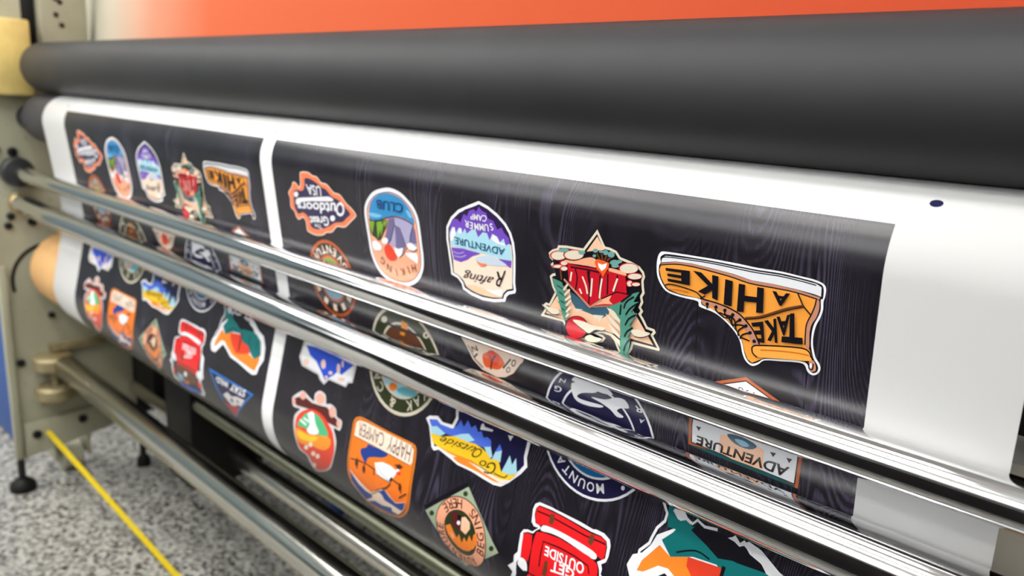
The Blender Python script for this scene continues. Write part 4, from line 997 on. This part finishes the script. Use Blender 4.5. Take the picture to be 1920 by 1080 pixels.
  ('f','white',1,[876,4402,1002,4336,1093,4465,1209,4566,1051,4645,925,4623,972,4505]),
  ('s','white',30,0,0,[726,4533,894,4556]),
  ('s','white',30,0,0,[802,4483,964,4494]),
  ('f','sunset_orange',1,[648,4677,985,4655,1449,4548,1500,4656,1346,4768,1036,4809,716,4872]),
  ('f','yellow',1,[693,4702,989,4680,1203,4632,1083,4739,763,4799]),
  ('f','cream_peach',0,[971,4861,948,4898,901,4927,861,4931,852,4906,876,4869,919,4841,958,4838]),
  ('f','cream_peach',0,[1144,4893,1119,4931,1073,4961,1033,4965,1025,4939,1051,4901,1095,4873,1133,4869]),
  ('f','cream_peach',0,[1255,4892,1230,4929,1184,4959,1145,4963,1137,4938,1163,4900,1206,4872,1244,4868]),
  ('f','cream_peach',0,[1082,5114,1033,5171,962,5221,917,5229,930,5187,982,5128,1043,5087,1084,5082]),
  ('f','cream_peach',0,[1092,4775,1074,4809,1033,4835,995,4838,982,4815,1000,4782,1038,4757,1076,4755]),
 ]),
 ('happy_camper_print', [
  ('f','ochre',1,[1983,4088,2135,4070,2487,4078,2818,4074,3077,4071,3158,4114,3185,4273,3194,4464,3205,4655,3185,4842,3093,4989,2928,5121,2722,5204,2449,5266,2222,5234,2099,5125,1959,5015,1912,4873,1910,4708,1904,4497,1896,4288,1902,4159]),
  ('f','espresso',1,[1996,4117,2137,4100,2486,4108,2819,4104,3069,4101,3131,4134,3156,4276,3164,4465,3175,4655,3156,4832,3071,4969,2913,5095,2713,5175,2447,5235,2235,5205,2118,5102,1984,4997,1942,4868,1940,4708,1934,4496,1926,4288,1932,4173]),
  ('f','bright_orange',1,[1999,4125,2137,4108,2486,4116,2819,4112,3067,4109,3124,4139,3148,4277,3156,4466,3167,4655,3148,4829,3065,4963,2909,5088,2710,5168,2447,5227,2239,5198,2123,5096,1991,4993,1950,4867,1948,4708,1942,4495,1934,4288,1939,4177]),
  ('f','cream_peach',0,[1968,4348,1963,4170,2017,4125,2169,4107,2496,4109,2827,4104,3066,4101,3121,4140,3133,4292,3107,4337,2897,4337,2651,4339,2352,4342,2086,4343]),
  ('t','grey_brown','HAPPY',0,0,[3078,4110,2645,4113,3079,4311,2639,4302]),
  ('t','grey_brown','CAMPER',0,0,[2544,4127,2022,4141,2565,4301,2031,4313]),
  ('s','espresso',10,0,0,[1963,4353,2353,4344,2652,4342,3108,4340]),
  ('f','royal_blue',1,[2271,4363,2420,4352,2675,4350,2592,4423,2455,4466,2325,4523,2295,4609,2236,4575,2167,4531,2150,4464,2251,4407]),
  ('f','white',0,[2465,4534,2608,4475,2772,4463,2892,4487,2894,4527,2807,4664,2658,4670,2539,4660]),
  ('s','pearl',15,0,0,[2502,4548,2603,4606,2792,4656]),
  ('s','espresso',10,0,0,[2539,4660,2658,4670,2807,4664]),
  ('f','black',0,[2783,4643,2828,4582,2858,4607,2819,4659]),
  ('s','dark_brown',18,0,0,[1980,4654,2124,4623,2321,4607,2498,4617]),
  ('s','dark_brown',18,0,0,[2106,4594,2127,4743]),
  ('s','dark_brown',18,0,0,[2270,4626,2278,4750]),
  ('s','dark_brown',18,0,0,[2475,4626,2485,4692]),
  ('s','dark_brown',18,0,0,[2998,4597,3030,4719]),
  ('s','dark_brown',18,0,0,[2855,4612,2980,4624]),
  ('s','dark_brown',18,0,0,[2842,4424,2921,4415,2997,4400]),
  ('s','dark_brown',18,0,0,[2506,4902,2750,4756,2825,4671]),
  ('s','dark_brown',18,0,0,[2997,4795,3131,4685]),
  ('f','dark_brown',0,[2143,4651,2143,4672,2136,4692,2125,4705,2111,4710,2098,4706,2088,4693,2082,4674,2082,4653,2088,4634,2098,4621,2111,4616,2125,4620,2136,4633]),
  ('f','dark_brown',0,[2303,4676,2303,4698,2296,4717,2285,4731,2271,4736,2258,4731,2249,4718,2244,4699,2244,4678,2250,4659,2261,4646,2274,4641,2287,4645,2297,4658]),
  ('f','dark_brown',0,[3032,4644,3033,4663,3028,4681,3018,4694,3006,4699,2994,4695,2985,4682,2979,4665,2979,4645,2983,4627,2992,4615,3004,4611,3016,4615,3026,4626]),
  ('f','dark_brown',0,[2973,4400,2972,4414,2962,4428,2944,4441,2923,4449,2903,4450,2886,4445,2878,4434,2879,4420,2889,4405,2907,4393,2928,4385,2948,4384,2964,4389]),
  ('f','white',0,[2947,4462,2947,4471,2941,4481,2930,4489,2917,4494,2904,4494,2894,4491,2889,4483,2889,4474,2895,4464,2906,4456,2919,4452,2932,4451,2942,4455]),
  ('f','tomato',0,[2974,4484,2973,4493,2966,4503,2954,4511,2939,4517,2925,4518,2914,4515,2908,4508,2909,4498,2916,4488,2928,4480,2943,4474,2957,4473,2968,4476]),
  ('f','cream_peach',0,[1982,4799,2067,4841,2175,4889,2301,4937,2429,4960,2644,4821,2729,4800,2831,4844,2930,4890,3122,4796,3088,4915,2954,5050,2750,5146,2519,5180,2253,5180,2115,5090,1995,4974]),
  ('f','royal_blue',0,[1982,4814,2062,4882,2163,4949,2287,4991,2409,4993,2429,5033,2238,5165,2118,5083,1997,4968]),
  ('f','royal_blue',0,[2585,4875,2708,4799,2810,4853,2929,4897,3113,4809,3077,4920,3019,4962,2857,4953,2699,4955,2657,4897]),
  ('f','royal_blue',0,[2255,5185,2458,5074,2611,5072,2822,5009,2825,5066,2942,5057,2754,5139,2522,5175]),
  ('s','espresso',12,0,0,[2421,4987,2525,4917,2620,4853]),
 ]),
 ('begins_here_print', [
  ('f','black',0,[4064,4181,4659,4698,4044,5226,3449,4709]),
  ('f','sage_grey',0,[4104,4221,4699,4738,4084,5266,3489,4749]),
  ('f','dark_olive',0,[4114,4300,4114,4314,4107,4327,4095,4338,4080,4344,4064,4344,4052,4338,4045,4327,4045,4314,4052,4300,4064,4289,4079,4283,4094,4283,4107,4289]),
  ('f','dark_olive',0,[3643,4720,3641,4736,3630,4752,3615,4765,3597,4773,3580,4774,3568,4767,3563,4754,3567,4738,3577,4722,3592,4709,3609,4701,3626,4701,3638,4707]),
  ('f','dark_olive',0,[4624,4720,4622,4735,4614,4750,4601,4763,4585,4770,4571,4770,4561,4764,4556,4752,4559,4737,4567,4722,4580,4710,4595,4703,4609,4703,4619,4709]),
  ('f','espresso',0,[4512,4778,4506,4843,4491,4907,4466,4968,4432,5023,4389,5073,4340,5116,4284,5150,4223,5175,4160,5190,4095,5195,4029,5190,3966,5175,3905,5150,3850,5116,3800,5073,3757,5023,3723,4968,3698,4907,3683,4843,3678,4778,3683,4713,3698,4649,3723,4589,3757,4533,3800,4483,3850,4441,3905,4407,3966,4382,4029,4366,4095,4361,4160,4366,4223,4382,4284,4407,4340,4441,4389,4483,4432,4533,4466,4589,4491,4649,4506,4713]),
  ('f','salmon',0,[4499,4778,4494,4842,4479,4903,4455,4962,4422,5016,4381,5064,4332,5105,4278,5139,4220,5163,4158,5178,4095,5183,4031,5178,3970,5163,3911,5139,3857,5105,3809,5064,3767,5016,3734,4962,3710,4903,3695,4842,3690,4778,3695,4715,3710,4653,3734,4595,3767,4541,3809,4492,3857,4451,3911,4418,3970,4394,4031,4379,4095,4374,4158,4379,4220,4394,4278,4418,4332,4451,4381,4492,4422,4541,4455,4595,4479,4653,4494,4715]),
  ('f','espresso',0,[4361,4778,4358,4820,4348,4861,4332,4899,4311,4935,4283,4967,4251,4994,4216,5016,4177,5032,4136,5042,4095,5045,4053,5042,4012,5032,3974,5016,3938,4994,3906,4967,3879,4935,3857,4899,3841,4861,3831,4820,3828,4778,3831,4737,3841,4696,3857,4657,3879,4621,3906,4590,3938,4562,3974,4541,4012,4525,4053,4515,4095,4511,4136,4515,4177,4525,4216,4541,4251,4562,4283,4590,4311,4621,4332,4657,4348,4696,4358,4737]),
  ('f','dark_green',0,[4353,4778,4350,4819,4340,4858,4325,4896,4304,4930,4277,4961,4247,4987,4212,5009,4175,5024,4135,5034,4095,5037,4054,5034,4015,5024,3977,5009,3943,4987,3912,4961,3886,4930,3864,4896,3849,4858,3839,4819,3836,4778,3839,4738,3849,4698,3864,4661,3886,4626,3912,4595,3943,4569,3977,4548,4015,4532,4054,4523,4095,4520,4135,4523,4175,4532,4212,4548,4247,4569,4277,4595,4304,4626,4325,4661,4340,4698,4350,4738]),
  ('f','orange',0,[3848,4789,3929,4731,3993,4803,4040,4857,4082,4791,4124,4887,4163,4793,4207,4835,4246,4732,4293,4793,4313,4691,4362,4665,4371,4773,4321,4865,4235,4945,4141,4982,4053,4978,3969,4940,3891,4880]),
  ('f','salmon',0,[3932,4832,3985,4836,4004,4892,3951,4894]),
  ('f','maroon',0,[3915,4600,4030,4553,4082,4579,4079,4676,4124,4754,4005,4742,3956,4707]),
  ('f','black',0,[4023,4582,4086,4567,4090,4618,4041,4628]),
  ('f','peach',0,[4097,4583,4148,4554,4233,4589,4246,4657,4186,4751,4105,4730]),
  ('f','white',0,[4090,4650,4089,4662,4082,4673,4072,4683,4060,4688,4048,4688,4039,4683,4034,4674,4035,4662,4042,4650,4052,4641,4064,4636,4076,4636,4085,4641]),
  ('p','espresso','BEGINS',0,108,[4463,4912,4478,4862,4485,4810,4486,4758,4480,4706,4467,4655,4447,4606,4421,4561,4389,4519,4352,4482,4310,4451,4264,4425,4216,4406]),
  ('p','espresso','HERE',0,108,[4060,4388,4029,4392,3999,4398,3969,4407,3939,4418,3911,4432,3884,4448,3858,4466,3834,4486,3812,4507,3791,4531,3772,4556,3755,4582]),
  ('p','espresso','ADVENTURE',0,108,[4295,4979,4252,5014,4203,5040,4150,5056,4095,5062,4039,5056,3986,5040,3937,5014,3894,4979,3859,4936,3833,4887,3817,4834,3811,4778]),
 ]),
 ('backpack_print', [
  ('f','white',0,[5110,4000,5285,3989,5317,3992,5473,3991,5654,3990,5804,3999,5839,3985,5934,3984,6008,4015,6031,4069,6034,4170,6019,4237,5973,4277,5992,4316,5991,4371,6100,4440,6136,4680,6154,4775,6044,4854,6078,5083,5955,5195,5678,5208,5217,5294,4969,5220,4824,5175,4850,5019,4912,4856,4843,4816,4921,4738,4921,4655,4961,4601,4949,4406,4979,4350,5029,4329,5094,4323,5163,4255,5100,4264,5058,4231,5044,4099,5060,4037]),
  ('f','black',0,[5113,4030,5292,4015,5480,4017,5783,4029,5905,4020,5978,4044,5999,4098,6002,4208,5963,4242,5924,4275,5964,4337,6000,4467,6043,4707,5959,4804,5963,4997,5945,5131,5671,5175,5326,5197,5028,5162,4893,5049,4967,4861,4964,4717,5008,4633,4998,4481,4982,4383,5035,4352,5109,4338,5140,4290,5185,4254,5179,4231,5111,4225,5077,4146,5081,4071]),
  ('f','red',1,[5112,4044,5275,4032,5483,4030,5777,4045,5899,4032,5968,4050,5987,4104,5989,4204,5961,4233,5880,4215,5728,4194,5524,4184,5315,4182,5213,4200,5166,4226,5117,4214,5090,4140,5094,4072]),
  ('s','black',15,0,1,[5104,4098,5268,4085,5499,4088,5741,4093,5893,4081,5977,4078]),
  ('f','brown',0,[5275,4052,5326,4043,5334,4115,5319,4157,5275,4157,5272,4099]),
  ('f','brown',0,[5789,4053,5834,4049,5843,4103,5816,4157,5777,4148,5781,4098]),
  ('f','white',1,[5197,4228,5244,4195,5420,4179,5625,4182,5806,4192,5900,4213,5903,4258,5846,4271,5694,4254,5487,4235,5332,4242,5205,4267]),
  ('f','red',0,[5137,4360,5154,4301,5233,4274,5438,4247,5645,4255,5825,4264,5924,4292,5953,4342,5965,4476,5959,4730,5884,4789,5488,4794,5117,4803,5144,4767,5142,4633,5132,4482]),
  ('f','red',0,[4994,4387,5038,4361,5106,4358,5125,4485,5116,4641,5011,4639,4995,4482]),
  ('f','white',1,[4981,4713,5009,4640,5092,4649,5120,4733,5088,4769,5007,4747]),
  ('s','black',15,0,0,[5267,4627,5258,4494,5256,4359,5461,4335,5666,4334,5835,4357,5865,4424]),
  ('f','white',1,[5909,4730,6060,4680,6125,4756,6029,4836,5909,4823]),
  ('t','white','OUTSIDE',2,0,[5794,4351,5294,4385,5805,4466,5304,4486]),
  ('t','white','GET',2,0,[5699,4460,5410,4493,5709,4554,5418,4608]),
  ('f','brown',0,[5329,4530,5360,4524,5376,4610,5368,4683,5316,4691,5324,4617]),
  ('s','black',13,0,0,[5081,4760,5494,4731,5928,4730]),
  ('f','brown',1,[5123,4812,5327,4782,5691,4773,5918,4820,5828,4960,5525,5063,5324,5001,5114,4948]),
  ('f','pale_blue',0,[5084,4972,5303,4967,5312,5087,5068,5130]),
  ('f','white',0,[5434,4854,5535,4853,5476,4950,5374,4951]),
  ('f','peri_blue',0,[5024,5188,5417,5145,5861,5091,5858,5163,5317,5280,4977,5286]),
  ('f','red',0,[5894,4900,6028,4901,6005,5028,5890,5022]),
  ('f','orange',0,[5328,5056,5522,5022,5514,5089,5298,5141]),
  ('f','red',0,[4959,4903,5069,4891,5028,4996,4932,4994]),
 ]),
 ('stay_wild_print', [
  ('f','bright_blue',0,[6326,4547,7789,4559,7075,5219]),
  ('f','ink_navy',0,[6404,4578,7710,4590,7075,5162]),
  ('t','white','STAY',2,0,[7565,4557,7102,4582,7537,4685,7055,4709]),
  ('t','white','WILD',2,0,[7028,4586,6578,4612,7002,4685,6634,4698]),
  ('f','pearl',0,[6832,4852,6986,4760,7119,4798,7292,4744,7540,4727,7424,4868,7304,4881,7111,4988,6984,4923]),
  ('f','ink_navy',0,[7117,4816,7178,4850,7129,4903,7072,4867]),
  ('f','ink_navy',0,[7290,4779,7368,4825,7296,4848]),
  ('f','brick_red',0,[6800,4947,6993,4983,7367,4897,7127,5157,6984,5111]),
 ]),
]

GLYPH = {}
def glyphs(txt, bold):
    """triangles of a word in the built-in font, scaled to the unit square"""
    key = (txt, bold)
    if key in GLYPH:
        return GLYPH[key]
    cu = bpy.data.curves.new('lettering', 'FONT')
    cu.body = txt
    cu.resolution_u = 3
    cu.offset = (0.0, 0.012, 0.025, 0.035)[bold]
    ob = bpy.data.objects.new('lettering', cu)
    COL.objects.link(ob)
    bpy.context.view_layer.update()
    me = ob.to_mesh()
    me.calc_loop_triangles()
    vs_ = [(v.co.x, v.co.y) for v in me.vertices]
    tris = [tuple(t_.vertices) for t_ in me.loop_triangles]
    ob.to_mesh_clear()
    bpy.data.objects.remove(ob)
    bpy.data.curves.remove(cu)
    x0 = min(v[0] for v in vs_); x1 = max(v[0] for v in vs_)
    y0 = min(v[1] for v in vs_); y1 = max(v[1] for v in vs_)
    out = ([((x - x0) / (x1 - x0), (y - y0) / (y1 - y0)) for x, y in vs_], tris, (x1 - x0) / (y1 - y0))
    GLYPH[key] = out
    return out

def pts_of(flat):
    return [(flat[i] / 10000.0, flat[i + 1] / 10000.0) for i in range(0, len(flat), 2)]

def catmull(P, closed, n=3):
    out = []
    N = len(P)
    rng = range(N) if closed else range(N - 1)
    for i in rng:
        p0 = P[i - 1] if closed or i > 0 else P[i]
        p1 = P[i]
        p2 = P[(i + 1) % N]
        p3 = P[(i + 2) % N] if closed or i + 2 < N else P[min(i + 1, N - 1)]
        for k in range(n):
            t_ = k / n
            out.append(tuple(0.5 * (2 * p1[j] + (p2[j] - p0[j]) * t_ + (2 * p0[j] - 5 * p1[j] + 4 * p2[j] - p3[j]) * t_ ** 2 + (3 * p1[j] - p0[j] - 3 * p2[j] + p3[j]) * t_ ** 3) for j in (0, 1)))
    if not closed:
        out.append(P[-1])
    return out

def build_badge(name, ops, parent):
    """flat artwork is laid out layer by layer, cut at the facet lines of the sheet and wrapped onto it"""
    mats, tri_pts, layer_of = [], [], []
    bm = bmesh.new()
    lay = bm.verts.layers.float.new('lay')
    def mi(c):
        m_ = ink(c)
        if m_ not in mats:
            mats.append(m_)
        return mats.index(m_)
    def tri(vs2, faces, idx, level):
        bv = []
        for x, s in vs2:
            v = bm.verts.new((x, s, 0))
            v[lay] = level
            bv.append(v)
        for f in faces:
            if len(set(f)) < 3:
                continue
            try:
                fc = bm.faces.new([bv[i] for i in f])
                fc.material_index = idx
            except ValueError:
                pass
    for level, op in enumerate(ops):
        idx = mi(op[1])
        if op[0] == 'f':
            P = pts_of(op[3])
            if op[2]:
                P = catmull(P, True)
            tr = geometry.tessellate_polygon([[Vector((x, s, 0)) for x, s in P]])
            tri(P, tr, idx, level)
        elif op[0] == 's':
            w = op[2] / 20000.0
            P = pts_of(op[5])
            if op[4]:
                P = catmull(P, bool(op[3]))
            N = len(P)
            L_, R_ = [], []
            for i in range(N):
                a = P[i - 1] if (op[3] or i) else P[i]
                b = P[(i + 1) % N] if (op[3] or i < N - 1) else P[i]
                d = Vector((b[0] - a[0], b[1] - a[1]))
                if d.length < 1e-9:
                    d = Vector((1, 0))
                d.normalize()
                L_.append((P[i][0] - d.y * w, P[i][1] + d.x * w)); R_.append((P[i][0] + d.y * w, P[i][1] - d.x * w))
            fs = [(i, (i + 1) % N, N + (i + 1) % N, N + i) for i in range(N if op[3] else N - 1)]
            tri(L_ + R_, fs, idx, level)
        elif op[0] == 't':
            q = pts_of(op[5])
            vs_, ts, asp = glyphs(op[2], op[3])
            P = []
            for x, y in vs_:
                x = x + op[4] * (y - 0.5)
                P.append(tuple((1 - x) * (1 - y) * q[0][j] + x * (1 - y) * q[1][j] + (1 - x) * y * q[2][j] + x * y * q[3][j] for j in (0, 1)))
            tri(P, ts, idx, level)
        elif op[0] == 'p':
            h = op[4] / 10000.0
            path = pts_of(op[5])
            acc = [0.0]
            for a, b in zip(path, path[1:]):
                acc.append(acc[-1] + math.hypot(b[0] - a[0], b[1] - a[1]))
            n = len(op[2])
            for k, ch in enumerate(op[2]):
                if ch == ' ':
                    continue
                u = acc[-1] * (k + 0.5) / n
                i = min(_bis.bisect_right(acc, u) - 1, len(path) - 2)
                a, b = path[i], path[i + 1]
                t_ = (u - acc[i]) / (acc[i + 1] - acc[i])
                c = (a[0] + (b[0] - a[0]) * t_, a[1] + (b[1] - a[1]) * t_)
                d = Vector((b[0] - a[0], b[1] - a[1])).normalized()
                up_ = Vector((d.y, -d.x))
                vs_, ts, asp = glyphs(ch, op[3])
                wd = min(h * asp, acc[-1] / n * 0.86)
                tri([(c[0] + d.x * (x - .5) * wd + up_.x * y * h, c[1] + d.y * (x - .5) * wd + up_.y * y * h) for x, y in vs_], ts, idx, level)
    s_min = min(v.co.y for v in bm.verts)
    s_max = max(v.co.y for v in bm.verts)
    for s in SLEN:
        if s_min < s < s_max:
            bmesh.ops.bisect_plane(bm, geom=bm.verts[:] + bm.edges[:] + bm.faces[:], plane_co=(0, s, 0), plane_no=(0, 1, 0), dist=1e-7)
    lay = bm.verts.layers.float['lay']
    norms = []
    # new vertices made by the cuts take the level of the face they belong to
    for f in bm.faces:
        lv = max(v[lay] for v in f.verts)
        for v in f.verts:
            v[lay] = max(v[lay], lv)
    for v in bm.verts:
        y, z, n_ = on_sheet(v.co.y, 0.00034 + 0.000035 * v[lay])
        v.co = Vector((PANEL_X0 + v.co.x, y, z))
        norms.append((0, n_.x, n_.y))
    bm.verts.index_update()
    for f in bm.faces:
        f.normal_update()
        if f.normal.dot(Vector(norms[f.verts[0].index])) < 0:
            f.normal_flip()
    me = bpy.data.meshes.new(name)
    bm.to_mesh(me)
    bm.free()
    for m_ in mats:
        me.materials.append(m_)
    for p in me.polygons:
        p.use_smooth = True
    me.normals_split_custom_set_from_vertices(norms)
    return me

for name, ops in ART:
    me = build_badge(name, ops, panels[0])
    for k in (0, 1):
        o = bpy.data.objects.new(name, me)
        COL.objects.link(o)
        o.parent = panels[k]

# registration marks printed on the margin
def reg_mark(x, s, rx, rs):
    bm = bmesh.new()
    vs_ = []
    for i in range(20):
        a = 2 * math.pi * i / 20
        y, z, n_ = on_sheet(s + rs * math.sin(a), 0.0004)
        vs_.append(bm.verts.new((x + rx * math.cos(a), y, z)))
    bm.faces.new(vs_)
    o = from_bm('registration_mark', bm, ink('navy'), sheet)
    o.matrix_parent_inverse = SHEET_INV
reg_mark(-0.1487, 0.0417, 0.0042, 0.0034)
reg_mark(-0.9847, 0.0524, 0.0028, 0.0022)
reg_mark(-0.9847 - PITCH, 0.0524, 0.0028, 0.0022)
# ---------------------------------------------------------------- loose yellow strap
pts = [(-2.175, 0.564, Z(-0.912)), (-1.553, 0.625, 0.004), (-1.40, 0.64, 0.003), (-0.9, 0.66, 0.003)]
bm = bmesh.new()
prev = None
for i, p in enumerate(pts):
    p = Vector(p)
    d = (Vector(pts[min(i + 1, 3)]) - Vector(pts[max(i - 1, 0)])).normalized()
    sd = d.cross(Vector((0, 0, 1))).normalized() * 0.0062
    upv = sd.cross(d).normalized() * 0.0012
    cur = [bm.verts.new(p + a * sd + b * upv) for a, b in ((-1, -1), (1, -1), (1, 1), (-1, 1))]
    if prev:
        for k in range(4):
            bm.faces.new((prev[k], prev[(k + 1) % 4], cur[(k + 1) % 4], cur[k]))
    else:
        bm.faces.new(cur)
    prev = cur
bm.faces.new(list(reversed(prev)))
tag(from_bm('yellow_strap', bm, M['strap'], smooth=0), 'thin yellow strap running from the end plate down to the floor', 'strap')

# short blue hose lying on the floor under the machine
hose = [(-1.80, 1.16, 0.012), (-1.69, 1.092, 0.012), (-1.61, 1.062, 0.012), (-1.545, 1.04, 0.012), (-1.52, 1.035, 0.012)]
tag(tube_path('blue_hose', hose, 0.012, M['blue']), 'short blue hose lying on the floor under the machine', 'hose')
